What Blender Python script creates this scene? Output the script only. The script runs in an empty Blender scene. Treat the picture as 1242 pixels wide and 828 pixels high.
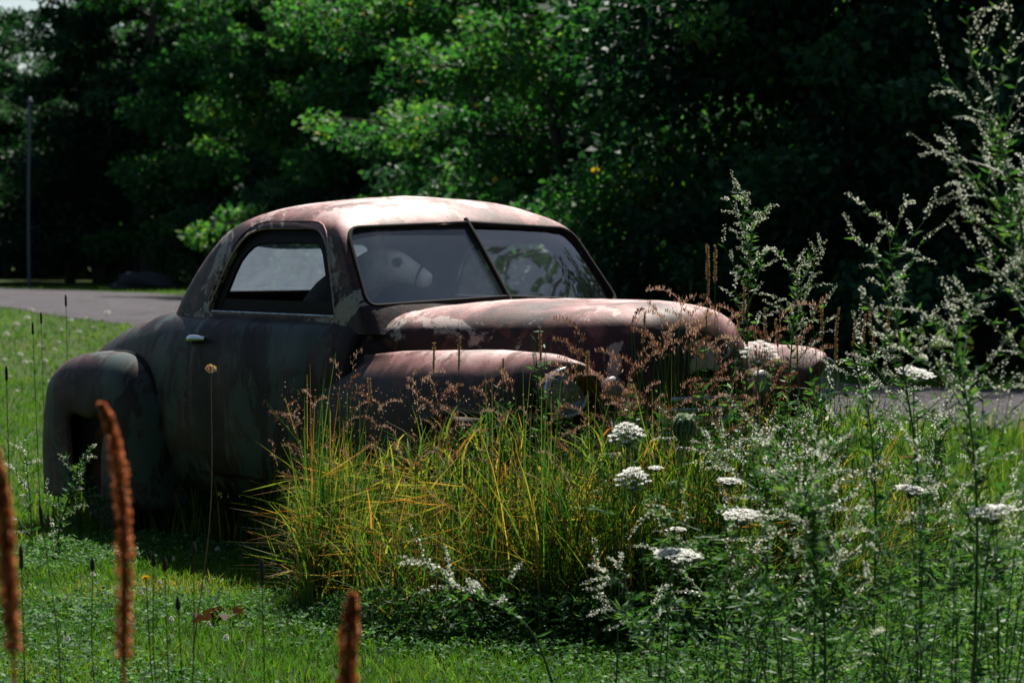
import bpy, bmesh, math, random
import numpy as np
from mathutils import Vector, Matrix

random.seed(7)
rng = np.random.default_rng(11)
S = bpy.context.scene
COL = S.collection
R = math.radians

# ------------------------------------------------------------------ camera figures
CAM_H, HORIZON, FPX = 1.452, 289.45, 3193.5
TILT = math.atan((414 - HORIZON) / FPX)

def P(px, py, D):
    """world point seen at photo pixel (px,py) at D metres of depth"""
    a = (px - 621) / FPX
    b = (414 - py) / FPX
    fy = math.cos(TILT) + b * math.sin(TILT)
    fz = -math.sin(TILT) + b * math.cos(TILT)
    k = D / fy
    return Vector((a * k, D, CAM_H + fz * k))

def G(px, D):
    p = P(px, 414, D)
    return Vector((p.x, D, 0))

# ------------------------------------------------------------------ object helpers
def tag(o, label=None, cat=None, group=None, kind=None):
    if label: o['label'] = label
    if cat: o['category'] = cat
    if group: o['group'] = group
    if kind: o['kind'] = kind
    return o

def empty(name, loc=(0, 0, 0), rz=0.0):
    o = bpy.data.objects.new(name, None)
    o.empty_display_size = .1
    o.location = loc
    o.rotation_euler = (0, 0, rz)
    COL.objects.link(o)
    return o

def link(name, me, parent=None):
    o = bpy.data.objects.new(name, me)
    COL.objects.link(o)
    if parent is not None: o.parent = parent
    return o

def copy_tree(o, parent=None):
    c = o.copy()
    COL.objects.link(c)
    if parent is not None: c.parent = parent
    for ch in list(o.children):
        copy_tree(ch, c)
    return c

def mesh_arrays(name, V, F, mats, midx=None, smooth=True, rnd=None):
    """V (n,3), F list of equal-length index rows"""
    V = np.asarray(V, np.float32); F = np.asarray(F, np.int32)
    me = bpy.data.meshes.new(name)
    me.vertices.add(len(V)); me.vertices.foreach_set('co', V.ravel())
    k = F.shape[1]
    me.loops.add(F.size); me.loops.foreach_set('vertex_index', F.ravel())
    me.polygons.add(len(F))
    me.polygons.foreach_set('loop_start', np.arange(0, F.size, k, dtype=np.int32))
    me.polygons.foreach_set('loop_total', np.full(len(F), k, np.int32))
    if not isinstance(mats, (list, tuple)): mats = [mats]
    for m in mats: me.materials.append(m)
    if midx is not None: me.polygons.foreach_set('material_index', np.asarray(midx, np.int32))
    me.polygons.foreach_set('use_smooth', np.full(len(F), smooth))
    if rnd is not None:
        at = me.attributes.new('rnd', 'FLOAT', 'POINT')
        at.data.foreach_set('value', np.asarray(rnd, np.float32))
    me.update(calc_edges=True)
    me.validate()
    return me

def cr(pts, n):
    """Catmull-Rom resample of control rows: (k,d) -> (n,d)"""
    p = np.asarray(pts, float); k = len(p)
    t = np.linspace(0, k - 1, n); i = np.clip(t.astype(int), 0, k - 2); u = (t - i)[:, None]
    if p.ndim == 3: u = u[:, :, None]
    p0 = np.where((i > 0).reshape(u.shape), p[np.clip(i - 1, 0, k - 1)], 2 * p[i] - p[i + 1])
    p3 = np.where((i < k - 2).reshape(u.shape), p[np.clip(i + 2, 0, k - 1)], 2 * p[i + 1] - p[i])
    p1, p2 = p[i], p[i + 1]
    return .5 * (2 * p1 + (p2 - p0) * u + (2 * p0 - 5 * p1 + 4 * p2 - p3) * u ** 2 + (3 * p1 - p0 - 3 * p2 + p3) * u ** 3)

def surf(ctrl, nu, nv):
    """ctrl (a,b,3) control net -> (nu,nv,3)"""
    g = cr(np.asarray(ctrl, float), nu)
    return cr(g.transpose(1, 0, 2), nv).transpose(1, 0, 2)

def grid_faces(nu, nv, off=0, close_v=False, close_u=False):
    f = []
    for i in range(nu if close_u else nu - 1):
        for j in range(nv if close_v else nv - 1):
            a = i * nv + j; b = i * nv + (j + 1) % nv
            i2 = (i + 1) % nu
            f.append((off + a, off + b, off + i2 * nv + (j + 1) % nv, off + i2 * nv + j))
    return f

def grid_obj(name, g, mat, parent=None, keep=None, thick=0.0, merge=True, flip=False, sub=0, smooth=True):
    nu, nv = g.shape[:2]
    F = grid_faces(nu, nv)
    if keep is not None: F = [f for q, f in enumerate(F) if keep(g.reshape(-1, 3)[list(f)].mean(0))]
    if flip: F = [f[::-1] for f in F]
    bm = bmesh.new()
    vs = [bm.verts.new(v) for v in g.reshape(-1, 3)]
    for f in F:
        try: bm.faces.new([vs[k] for k in f])
        except ValueError: pass
    bmesh.ops.delete(bm, geom=[v for v in bm.verts if not v.link_faces], context='VERTS')
    if merge: bmesh.ops.remove_doubles(bm, verts=bm.verts, dist=.0008)
    return bm_obj(name, bm, mat, parent, thick, smooth)

def bm_obj(name, bm, mat, parent=None, thick=0.0, smooth=True, sharp=None, bevel=0):
    me = bpy.data.meshes.new(name)
    bm.normal_update()
    bm.to_mesh(me); bm.free()
    for m in (mat if isinstance(mat, (list, tuple)) else [mat]): me.materials.append(m)
    if smooth: me.shade_smooth()
    if sharp: me.set_sharp_from_angle(angle=R(sharp))
    o = link(name, me, parent)
    if thick:
        md = o.modifiers.new('thickness', 'SOLIDIFY'); md.thickness = abs(thick); md.offset = -1 if thick > 0 else 1
    if bevel:
        md = o.modifiers.new('edge', 'BEVEL'); md.width = bevel; md.segments = 3; md.limit_method = 'ANGLE'; md.angle_limit = R(40)
    return o

def tube_arrays(path, rad, seg=8, cap=True):
    """path (n,3), rad scalar or (n,) -> V,F quads"""
    p = np.asarray(path, float); n = len(p)
    rad = np.atleast_1d(np.asarray(rad, float)); rad = np.interp(np.linspace(0, 1, n), np.linspace(0, 1, len(rad)), rad) if len(rad) > 1 else np.full(n, rad[0])
    t = np.gradient(p, axis=0); t /= np.linalg.norm(t, axis=1)[:, None] + 1e-9
    ref = np.array([0., 0., 1.]) if abs(t[:, 2]).mean() < .8 else np.array([1., 0., 0.])
    a = np.cross(t, ref); a /= np.linalg.norm(a, axis=1)[:, None] + 1e-9
    b = np.cross(t, a)
    th = np.linspace(0, 2 * np.pi, seg, endpoint=False)
    V = p[:, None] + rad[:, None, None] * (np.cos(th)[None, :, None] * a[:, None] + np.sin(th)[None, :, None] * b[:, None])
    F = grid_faces(n, seg, close_v=True)
    V = V.reshape(-1, 3)
    return V, F

class Arr:
    """collects quads"""
    def __init__(s): s.V = []; s.F = []; s.R = []; s.M = []; s.n = 0
    def add(s, V, F, rnd=.5, m=0):
        V = np.asarray(V, float).reshape(-1, 3); F = np.asarray(F, int)
        s.V.append(V); s.F.append(F + s.n); s.n += len(V)
        s.R.append(np.broadcast_to(np.asarray(rnd, float), (len(V),))); s.M.append(np.full(len(F), m))
        return s
    def tube(s, path, rad, seg=5, rnd=.5, m=0, n=None):
        if n: path = cr(path, n); rad = np.interp(np.linspace(0, 1, n), np.linspace(0, 1, len(np.atleast_1d(rad))), np.atleast_1d(rad))
        return s.add(*tube_arrays(path, rad, seg), rnd, m)
    def leaves(s, p, d, side, L, W, rnd, m=0, fold=.12):
        """rhombic folded leaves, one quad each"""
        p = np.asarray(p, float); n = len(p)
        if n == 0: return s
        d = d / (np.linalg.norm(d, axis=1)[:, None] + 1e-9)
        side = side - d * (side * d).sum(1)[:, None]; side /= np.linalg.norm(side, axis=1)[:, None] + 1e-9
        nn = np.cross(d, side)
        L = np.broadcast_to(L, (n,))[:, None]; W = np.broadcast_to(W, (n,))[:, None]
        V = np.stack([p, p + d * L * .45 + side * W * .5 + nn * W * fold, p + d * L, p + d * L * .45 - side * W * .5 + nn * W * fold], 1)
        F = np.arange(4 * n).reshape(n, 4)
        return s.add(V, F, np.repeat(rnd, 4) if np.ndim(rnd) else rnd, m)
    def build(s, name, mats, parent=None, smooth=True):
        me = mesh_arrays(name, np.concatenate(s.V), np.concatenate(s.F), mats, np.concatenate(s.M), smooth, np.concatenate(s.R))
        return link(name, me, parent)

def rdir(n, flat=1.0):
    v = rng.normal(size=(n, 3)); v[:, 2] *= flat
    return v / np.linalg.norm(v, axis=1)[:, None]

# ------------------------------------------------------------------ materials
def new_mat(name):
    m = bpy.data.materials.new(name); m.use_nodes = True
    nt = m.node_tree
    return m, nt, nt.nodes['Principled BSDF'], nt.nodes['Material Output']

def N(nt, kind, **kw):
    n = nt.nodes.new(kind)
    for k, v in kw.items():
        if k.startswith('i_'): n.inputs[k[2:].replace('_', ' ')].default_value = v
        else: setattr(n, k, v)
    return n

def ramp(nt, src, stops, interp='LINEAR'):
    r = nt.nodes.new('ShaderNodeValToRGB'); r.color_ramp.interpolation = interp
    e = r.color_ramp.elements
    while len(e) < len(stops): e.new(.5)
    for q, (p, c) in zip(e, stops):
        q.position = p; q.color = (*c, 1) if len(c) == 3 else c
    nt.links.new(src, r.inputs[0])
    return r.outputs[0]

def g3(v): return (v, v, v)

def mixc(nt, fac, a, b, mode='MIX'):
    n = nt.nodes.new('ShaderNodeMix'); n.data_type = 'RGBA'; n.blend_type = mode
    for s, v in ((0, fac), (6, a), (7, b)):
        if hasattr(v, 'is_linked') or hasattr(v, 'links'): nt.links.new(v, n.inputs[s])
        else: n.inputs[s].default_value = (*v, 1) if isinstance(v, tuple) and len(v) == 3 else v
    return n.outputs[2]

def noise(nt, co, scale, detail=6, rough=.6, dist=0.0):
    n = N(nt, 'ShaderNodeTexNoise'); n.inputs['Scale'].default_value = scale; n.inputs['Detail'].default_value = detail
    n.inputs['Roughness'].default_value = rough; n.inputs['Distortion'].default_value = dist
    if co is not None: nt.links.new(co, n.inputs['Vector'])
    return n.outputs[0]

def scaled(nt, co, sc, loc=(0, 0, 0)):
    m = N(nt, 'ShaderNodeMapping'); m.inputs['Scale'].default_value = sc; m.inputs['Location'].default_value = loc
    nt.links.new(co, m.inputs[0]); return m.outputs[0]

def simple(name, col, rough=.6, metal=0.0, var=.25, scale=30, bump=0.0, spec=.5):
    m, nt, b, o = new_mat(name)
    co = N(nt, 'ShaderNodeTexCoord').outputs['Object']
    nz = noise(nt, co, scale)
    c = ramp(nt, nz, [(.3, tuple(x * (1 - var) for x in col)), (.7, tuple(min(1, x * (1 + var)) for x in col))])
    nt.links.new(c, b.inputs['Base Color'])
    b.inputs['Roughness'].default_value = rough; b.inputs['Metallic'].default_value = metal
    b.inputs['Specular IOR Level'].default_value = spec
    if bump:
        bp = N(nt, 'ShaderNodeBump'); bp.inputs['Strength'].default_value = bump; bp.inputs['Distance'].default_value = .01
        nt.links.new(nz, bp.inputs['Height']); nt.links.new(bp.outputs[0], b.inputs['Normal'])
    return m

def leaf_mat(name, stops, trans=.45, rough=.5, tcol=(1.2, 1.25, .5), spec=.35):
    """leaf colour from the per-leaf random attribute; part of the light passes through"""
    m, nt, b, o = new_mat(name)
    at = N(nt, 'ShaderNodeAttribute', attribute_name='rnd')
    c = ramp(nt, at.outputs['Fac'], stops)
    nt.links.new(c, b.inputs['Base Color'])
    b.inputs['Roughness'].default_value = rough; b.inputs['Specular IOR Level'].default_value = spec
    tr = N(nt, 'ShaderNodeBsdfTranslucent')
    tc = mixc(nt, 1.0, c, tcol, 'MULTIPLY')
    nt.links.new(tc, tr.inputs[0])
    mx = N(nt, 'ShaderNodeMixShader'); mx.inputs[0].default_value = trans
    nt.links.new(b.outputs[0], mx.inputs[1]); nt.links.new(tr.outputs[0], mx.inputs[2]); nt.links.new(mx.outputs[0], o.inputs[0])
    return m

def paint_mat(name, pale, green, seed=0.0, z0=None, kz=0.0):
    """weathered maroon car paint: faded pink areas, cream primer, dark rust, vertical run-off streaks"""
    m, nt, b, o = new_mat(name)
    co0 = N(nt, 'ShaderNodeTexCoord').outputs['Object']
    co = scaled(nt, co0, (1, 1, 1), (seed, seed * .7, seed * 1.3))
    n1 = noise(nt, co, 1.7, 8, .62, .6)
    if z0 is not None:                                # fading plus painted-in shade: paler towards the top, darker down the flanks
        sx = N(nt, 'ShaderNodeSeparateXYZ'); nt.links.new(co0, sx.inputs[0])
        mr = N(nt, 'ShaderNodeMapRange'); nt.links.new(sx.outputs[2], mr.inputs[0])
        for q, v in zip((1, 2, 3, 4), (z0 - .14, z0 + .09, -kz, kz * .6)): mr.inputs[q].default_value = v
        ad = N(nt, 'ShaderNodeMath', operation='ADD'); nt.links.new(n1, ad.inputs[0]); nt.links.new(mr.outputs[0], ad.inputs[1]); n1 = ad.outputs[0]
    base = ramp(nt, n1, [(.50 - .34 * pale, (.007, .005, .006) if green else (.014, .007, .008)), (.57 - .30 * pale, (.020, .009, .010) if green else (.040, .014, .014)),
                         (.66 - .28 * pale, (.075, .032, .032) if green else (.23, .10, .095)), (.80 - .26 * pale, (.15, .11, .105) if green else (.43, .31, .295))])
    if green:
        st = noise(nt, scaled(nt, co, (2.2, 2.2, 1.0)), 1.5, 9, .65, .5)
        f = ramp(nt, st, [(.495, g3(0)), (.525, g3(.75)), (.8, g3(.95))])
        base = mixc(nt, f, base, (.034, .056, .052))
        st2 = noise(nt, scaled(nt, co, (7, 7, .5), (3, 1, 2)), 1.3, 5, .6, .2)
        f2 = ramp(nt, st2, [(.60, g3(0)), (.68, g3(.7))])
        base = mixc(nt, f2, base, (.10, .083, .066))
    n2 = noise(nt, scaled(nt, co, (1, 1, 1), (5, 2, 8)), 2.6, 13, .72, .5)
    f = ramp(nt, n2, [(.600 - .08 * pale, g3(0)), (.622 - .08 * pale, g3(.85))])
    f = mixc(nt, .62 if pale > .4 else 1.0, (0., 0., 0.), f)
    base = mixc(nt, f, base, (.50, .44, .41) if pale > .5 else (.095, .075, .062))
    n3 = noise(nt, scaled(nt, co, (1, 1, 1), (9, 4, 1)), 4.6, 13, .74, .4)
    f = ramp(nt, n3, [(.555 - .02 * (pale > .4), g3(0)), (.585 - .02 * (pale > .4), g3(.85))])
    base = mixc(nt, f, base, (.030, .013, .010) if green else (.075, .026, .018))
    n4 = noise(nt, co, 42, 6, .7)
    f = ramp(nt, n4, [(.58, g3(0)), (.64, g3(.8))])
    base = mixc(nt, f, base, (.05, .02, .015))
    nt.links.new(base, b.inputs['Base Color'])
    rr = ramp(nt, n2, [(.3, g3(.40 + .12 * (pale > .4))), (.65, g3(.68))])
    nt.links.new(rr, b.inputs['Roughness'])
    b.inputs['Specular IOR Level'].default_value = .18 if green else .3
    bp = N(nt, 'ShaderNodeBump'); bp.inputs['Strength'].default_value = .5; bp.inputs['Distance'].default_value = .006
    mm = mixc(nt, .5, n4, n3)
    nt.links.new(mm, bp.inputs['Height']); nt.links.new(bp.outputs[0], b.inputs['Normal'])
    return m

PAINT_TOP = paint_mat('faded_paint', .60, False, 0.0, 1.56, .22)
PAINT_HOOD = paint_mat('faded_shaded_hood_paint', .58, False, 3.3, 1.12, .26)
PAINT_SIDE = paint_mat('weathered_shade_dark_paint', .10, True, 1.6)  # weathered side paint, darkened so the flanks' shade sits in the colour
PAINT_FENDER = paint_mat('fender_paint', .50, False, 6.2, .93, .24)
RUBBER = simple('black_rubber', (.008, .008, .009), .85, spec=.12)
DARKIN = simple('dark_interior_cloth', (.018, .016, .015), .9)
SEATC = simple('light_bounce_seat_cloth', (.24, .20, .16), .9)  # tan picked for the unseen seat to bounce light onto the donkey
CHROME = simple('tarnished_chrome', (.30, .32, .35), .36, .85, .5, 25)
BRIGHT = simple('handle_chrome', (.38, .42, .47), .22, .9, .2, 25)
RUSTM = simple('rusted_steel', (.10, .05, .035), .75, .2, .5, 14, .3)
TYRE = simple('worn_tyre', (.018, .018, .018), .85)
BLACKP = simple('black_paint', (.007, .006, .006), .7, spec=.15)

def glass_mat(name, dust, dustcol, rough=.02, trans=False, refl=.10, tint=(.92, .95, .95)):
    m, nt, b, o = new_mat(name)
    co = N(nt, 'ShaderNodeTexCoord').outputs['Object']
    tp = N(nt, 'ShaderNodeBsdfTransparent'); tp.inputs[0].default_value = (*tint, 1)
    gl = N(nt, 'ShaderNodeBsdfGlossy'); gl.inputs['Roughness'].default_value = rough
    fr = N(nt, 'ShaderNodeLayerWeight'); fr.inputs[0].default_value = .5
    pw = N(nt, 'ShaderNodeMath', operation='POWER'); pw.inputs[1].default_value = 4.5; nt.links.new(fr.outputs['Facing'], pw.inputs[0])
    ma = N(nt, 'ShaderNodeMath', operation='MULTIPLY_ADD'); ma.inputs[1].default_value = .9; ma.inputs[2].default_value = refl
    nt.links.new(pw.outputs[0], ma.inputs[0])
    mx = N(nt, 'ShaderNodeMixShader')
    nt.links.new(ma.outputs[0], mx.inputs[0]); nt.links.new(tp.outputs[0], mx.inputs[1]); nt.links.new(gl.outputs[0], mx.inputs[2])
    df = N(nt, 'ShaderNodeBsdfDiffuse'); df.inputs[0].default_value = (*dustcol, 1)
    sh = df.outputs[0]
    if trans:
        tl = N(nt, 'ShaderNodeBsdfTranslucent'); tl.inputs[0].default_value = (*dustcol, 1)
        m2 = N(nt, 'ShaderNodeMixShader'); m2.inputs[0].default_value = .6
        nt.links.new(sh, m2.inputs[1]); nt.links.new(tl.outputs[0], m2.inputs[2]); sh = m2.outputs[0]
    nz = noise(nt, co, 9, 9, .7, .3)
    f = ramp(nt, nz, [(.25, g3(dust * .75)), (.75, g3(min(1, dust * 1.25)))])
    m3 = N(nt, 'ShaderNodeMixShader')
    nt.links.new(f, m3.inputs[0]); nt.links.new(mx.outputs[0], m3.inputs[1]); nt.links.new(sh, m3.inputs[2])
    nt.links.new(m3.outputs[0], o.inputs[0])
    return m

GLASS_DUSTY = glass_mat('dusty_windscreen_glass', .17, (.30, .40, .52), .05, True)
GLASS_CLEAR = glass_mat('grimy_clear_glass', .03, (.35, .38, .42), .02, True, .17)
GLASS_REAR = glass_mat('sunlit_filthy_glass', .66, (.12, .15, .185), .1, True)
LENS = glass_mat('headlamp_lens', .18, (.4, .42, .42), .05)

# =================================================================== THE CAR
CAR = empty('abandoned_coupe', (.517, 11.096, 0), R(-51.82))
tag(CAR, 'rusty maroon vintage coupe abandoned in tall grass beside a gravel drive', 'car')

def both(fn):
    for s in (-1, 1): fn(s)

# ---- body (cowl, quarters, deck); half profiles sill -> belt -> centre, y given positive
def prof(x, *yz): return [(x + (q[2] if len(q) > 2 else 0), q[0], q[1]) for q in yz]
half = [
    prof(-.83, (.66, .30), (.70, .48), (.72, .66), (.71, .84), (.69, .93), (.655, .98), (.60, 1.03), (.46, 1.07), (.24, 1.09), (0, 1.10)),
    prof(-.90, (.70, .28), (.76, .46), (.78, .66), (.775, .84), (.755, .95), (.715, 1.02), (.655, 1.07), (.5, 1.10), (.26, 1.12), (0, 1.125)),
    prof(-1.02, (.715, .28), (.775, .46), (.797, .66), (.795, .84), (.775, .96), (.74, 1.04), (.68, 1.09), (.52, 1.115), (.27, 1.13), (0, 1.13)),
    prof(-1.30, (.735, .27), (.80, .45), (.822, .66), (.82, .85), (.80, .97), (.77, 1.045), (.70, 1.085), (.52, 1.10), (.27, 1.11), (0, 1.11)),
    prof(-1.80, (.745, .27), (.81, .45), (.832, .66), (.83, .85), (.808, .97), (.775, 1.045), (.705, 1.083), (.52, 1.10), (.27, 1.11), (0, 1.11)),
    prof(-2.30, (.735, .27), (.80, .45), (.822, .66), (.82, .85), (.80, .97), (.765, 1.045), (.695, 1.083), (.52, 1.10), (.27, 1.11), (0, 1.11)),
    prof(-2.70, (.70, .27), (.765, .45), (.788, .66), (.785, .84), (.768, .95), (.73, 1.03), (.66, 1.082), (.50, 1.112), (.26, 1.125), (0, 1.13)),
    prof(-3.05, (.65, .27), (.70, .45), (.72, .64), (.72, .80), (.705, .90), (.67, .98), (.60, 1.035), (.46, 1.075), (.24, 1.10), (0, 1.108)),
    prof(-3.38, (.59, .28), (.64, .44), (.66, .60), (.66, .74), (.645, .83), (.61, .905), (.55, .96), (.42, 1.01), (.22, 1.04), (0, 1.05)),
    prof(-3.68, (.53, .29), (.57, .42), (.59, .54), (.59, .66), (.575, .745), (.545, .815), (.49, .87), (.37, .925), (.19, .96), (0, .97)),
    prof(-3.92, (.46, .30), (.49, .40), (.505, .48), (.50, .57), (.485, .64), (.455, .70), (.40, .75), (.30, .80), (.15, .83), (0, .84)),
    prof(-4.03, (.40, .31), (.42, .38), (.43, .43), (.425, .48), (.41, .53), (.385, .57), (.34, .605), (.25, .635), (.13, .655), (0, .66)),
    prof(-4.05, (.36, .32), (.37, .35), (.37, .37), (.36, .39), (.34, .41), (.31, .43), (.27, .445), (.2, .455), (.1, .46), (0, .46)),
]
net = [list(reversed([(x, -y, z) for x, y, z in h])) for h in half]      # centre -> sill on -y
full = [[(x, -y, z) for x, y, z in h] + [(x, y, z) for x, y, z in reversed(h)][1:] for h in half]
g = surf(full, 90, 60)
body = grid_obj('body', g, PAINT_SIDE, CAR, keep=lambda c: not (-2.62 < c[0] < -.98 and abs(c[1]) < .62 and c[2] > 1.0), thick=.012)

# side surface for the doors
def side_at(x, z, pad=0.0):
    # nearest along body half nets by interpolation
    hs = np.array(half)                       # stations x points x 3
    xs = hs[:, 0, 0][::-1]
    k = np.clip(np.searchsorted(xs, x), 1, len(xs) - 1)
    u = (x - xs[k - 1]) / (xs[k] - xs[k - 1])
    A, B = hs[::-1][k - 1][:7], hs[::-1][k][:7]
    pr = A * (1 - u) + B * u
    prf = cr(pr, 60)
    return float(np.interp(z, prf[:, 2], prf[:, 1])) + pad

# ---- greenhouse
def ring(zs, pts):
    return [(p[0], p[1], p[2] if len(p) > 2 else zs) for p in pts]
rings = [
    ring(1.04, [(-.735, 0), (-.77, .30), (-.83, .56), (-.885, .735), (-1.06, .748), (-1.60, .745), (-2.15, .728), (-2.48, .695), (-2.68, .655), (-2.84, .50), (-2.92, .26), (-2.95, 0)]),
    ring(1.18, [(-.857, 0), (-.89, .30), (-.925, .57), (-.968, .724), (-1.10, .737), (-1.60, .732), (-2.10, .715), (-2.40, .682), (-2.585, .642), (-2.74, .49), (-2.82, .26), (-2.845, 0)]),
    ring(1.35, [(-1.008, 0), (-1.04, .28), (-1.06, .55), (-1.10, .690), (-1.20, .704), (-1.62, .701), (-2.04, .686), (-2.28, .655), (-2.445, .612), (-2.58, .46), (-2.65, .24), (-2.67, 0)]),
    ring(1.47, [(-1.115, 0), (-1.14, .27), (-1.165, .53), (-1.195, .657), (-1.29, .674), (-1.63, .672), (-1.97, .658), (-2.16, .630), (-2.30, .585), (-2.40, .44), (-2.455, .23), (-2.47, 0)]),
    ring(1.54, [(-1.185, 0, 1.545), (-1.21, .26, 1.545), (-1.24, .48, 1.54), (-1.275, .605, 1.535), (-1.36, .630, 1.535), (-1.64, .634, 1.54), (-1.90, .620), (-2.05, .594), (-2.16, .545), (-2.24, .41), (-2.285, .21), (-2.295, 0)]),
    ring(1.60, [(-1.30, 0, 1.605), (-1.32, .23, 1.602), (-1.35, .42, 1.595), (-1.385, .49, 1.588), (-1.44, .52, 1.587), (-1.65, .535, 1.592), (-1.83, .53, 1.592), (-1.92, .51, 1.59), (-1.98, .465, 1.59), (-2.03, .34, 1.596), (-2.06, .18, 1.60), (-2.065, 0, 1.602)]),
    ring(1.636, [(-1.47, 0, 1.640), (-1.48, .15, 1.637), (-1.50, .27, 1.632), (-1.52, .32, 1.628), (-1.56, .34, 1.627), (-1.66, .35, 1.628), (-1.74, .345, 1.628), (-1.79, .33, 1.628), (-1.82, .30, 1.629), (-1.85, .21, 1.632), (-1.865, .11, 1.635), (-1.87, 0, 1.637)]),
    ring(1.65, [(-1.64, 0, 1.652)] + [(-1.67, .02, 1.652)] * 10 + [(-1.70, 0, 1.652)]),
]
rf = [[(x, -y, z) for x, y, z in r] + [(x, y, z) for x, y, z in reversed(r)][1:-1] for r in rings]
# refine around with wrap
ctr = np.array(rf)                                             # (8, 22, 3)
ext = np.concatenate([ctr[:, -3:], ctr, ctr[:, :4]], 1)        # wrap so the seam stays smooth
nseg = 6
dense = cr(ext.transpose(1, 0, 2), (ext.shape[1] - 1) * nseg + 1).transpose(1, 0, 2)[:, 3 * nseg:3 * nseg + 22 * nseg]
gg = cr(dense, 57)
bm = bmesh.new()
nu, nv = gg.shape[:2]
vs = [bm.verts.new(v) for v in gg.reshape(-1, 3)]
for f in grid_faces(nu, nv, close_v=True): bm.faces.new([vs[k] for k in f])
bmesh.ops.remove_doubles(bm, verts=bm.verts, dist=.003)
bmesh.ops.recalc_face_normals(bm, faces=bm.faces)
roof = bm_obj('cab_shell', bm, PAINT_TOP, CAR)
roof.data.materials.append(DARKIN)
md = roof.modifiers.new('thickness', 'SOLIDIFY'); md.thickness = .028; md.offset = -1; md.material_offset = 1

def rounded(poly, r, n=6):
    out = []
    k = len(poly)
    for i in range(k):
        a, b, c = (Vector(poly[(i + q) % k]) for q in (-1, 0, 1))
        rr = r[i] if isinstance(r, (list, tuple)) else r
        u = (a - b); v = (c - b)
        ru = min(rr, u.length * .49); rv = min(rr, v.length * .49)
        p0 = b + u.normalized() * ru; p2 = b + v.normalized() * rv
        for t in np.linspace(0, 1, n): out.append(tuple(p0 * (1 - t) ** 2 + b * 2 * t * (1 - t) + p2 * t * t))
    return out

SIDEWIN = rounded([(-2.265, 1.103), (-2.045, 1.500), (-1.325, 1.500), (-1.135, 1.103)], [.05, .20, .14, .04])
SHIELD = rounded([(-.712, 1.156), (-.640, 1.496), (0, 1.522), (.640, 1.496), (.712, 1.156), (0, 1.19)], [.05, .07, .02, .07, .05, .02])
REARWIN = rounded([(-.49, 1.195), (-.42, 1.44), (.42, 1.44), (.49, 1.195)], [.09, .12, .12, .09])

def cutter(poly, axis, lo, hi):
    bm = bmesh.new()
    a = [bm.verts.new((p[0], lo, p[1]) if axis == 'y' else (lo, p[0], p[1])) for p in poly]
    b = [bm.verts.new((p[0], hi, p[1]) if axis == 'y' else (hi, p[0], p[1])) for p in poly]
    k = len(poly)
    bm.faces.new(a); bm.faces.new(list(reversed(b)))
    for i in range(k): bm.faces.new((a[i], b[i], b[(i + 1) % k], a[(i + 1) % k]))
    bmesh.ops.recalc_face_normals(bm, faces=bm.faces)
    me = bpy.data.meshes.new('cut'); bm.to_mesh(me); bm.free()
    o = bpy.data.objects.new('cut', me); COL.objects.link(o); o.parent = CAR
    return o
cuts = [cutter(SIDEWIN, 'y', -1.2, 1.2), cutter(SHIELD, 'x', -1.27, -.3), cutter(REARWIN, 'x', -3.3, -2.05)]
for c in cuts:
    md = roof.modifiers.new('opening', 'BOOLEAN'); md.object = c; md.operation = 'DIFFERENCE'; md.solver = 'EXACT'
bpy.context.view_layer.update()
dg = bpy.context.evaluated_depsgraph_get()
me = bpy.data.meshes.new_from_object(roof.evaluated_get(dg))
roof.modifiers.clear(); roof.data = me
me.shade_smooth(); me.set_sharp_from_angle(angle=R(38))
for c in cuts: bpy.data.objects.remove(c)

def gh_side(x, z, pad=0):
    """half width of the greenhouse at x, z (outer)"""
    zs = [1.04, 1.18, 1.35, 1.47, 1.54]
    ys = []
    for r in rings[:5]:
        q = sorted((p[0], p[1]) for p in r[3:9]); ys.append(np.interp(x, [a for a, _ in q], [b for _, b in q]))
    return float(np.interp(z, zs, ys)) + pad

def shield_x(y, z, pad=0):
    """outer x of the windscreen surface at y, z"""
    zs = [1.04, 1.18, 1.35, 1.47, 1.54]; xs = []
    for r in rings[:5]:
        q = sorted((p[1], p[0]) for p in r[:4]); xs.append(np.interp(abs(y), [a for a, _ in q], [b for _, b in q]))
    return float(np.interp(z, zs, xs)) + pad

def back_x(y, z, pad=0):
    zs = [1.04, 1.18, 1.35, 1.47, 1.54]; xs = []
    for r in rings[:5]:
        q = sorted((p[1], p[0]) for p in r[8:]); xs.append(np.interp(abs(y), [a for a, _ in q], [b for _, b in q]))
    return float(np.interp(z, zs, xs)) + pad

def inset(poly, d):
    c = np.mean(np.array(poly), 0)
    out = []
    k = len(poly)
    for i in range(k):
        a, b = Vector(poly[i - 1]), Vector(poly[(i + 1) % k])
        t = (b - a); n = Vector((-t.y, t.x)).normalized() if t.length > 1e-6 else Vector((0, 0))
        p = Vector(poly[i])
        if n.dot(Vector(c) - p) < 0: n = -n
        out.append(tuple(p + n * d))
    return out

def closed_tube(name, pts, rad, mat, parent, seg=8):
    p = np.array(pts + pts[:1])
    V, F = tube_arrays(p[:-1], rad, seg)
    n = len(pts)
    F = grid_faces(n, seg, close_v=True, close_u=True)
    return link(name, mesh_arrays(name, V, F, mat), parent)

def frame_between(name, outer, inner, to3, depth, mat, parent):
    """a flat ring between two outlines, given thickness"""
    bm = bmesh.new()
    k = len(outer)
    a = [bm.verts.new(to3(*p)) for p in outer]; b = [bm.verts.new(to3(*p)) for p in inner]
    for i in range(k): bm.faces.new((a[i], a[(i + 1) % k], b[(i + 1) % k], b[i]))
    bmesh.ops.recalc_face_normals(bm, faces=bm.faces)
    o = bm_obj(name, bm, mat, parent, smooth=False)
    md = o.modifiers.new('thickness', 'SOLIDIFY'); md.thickness = depth; md.offset = 0
    return o

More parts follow.
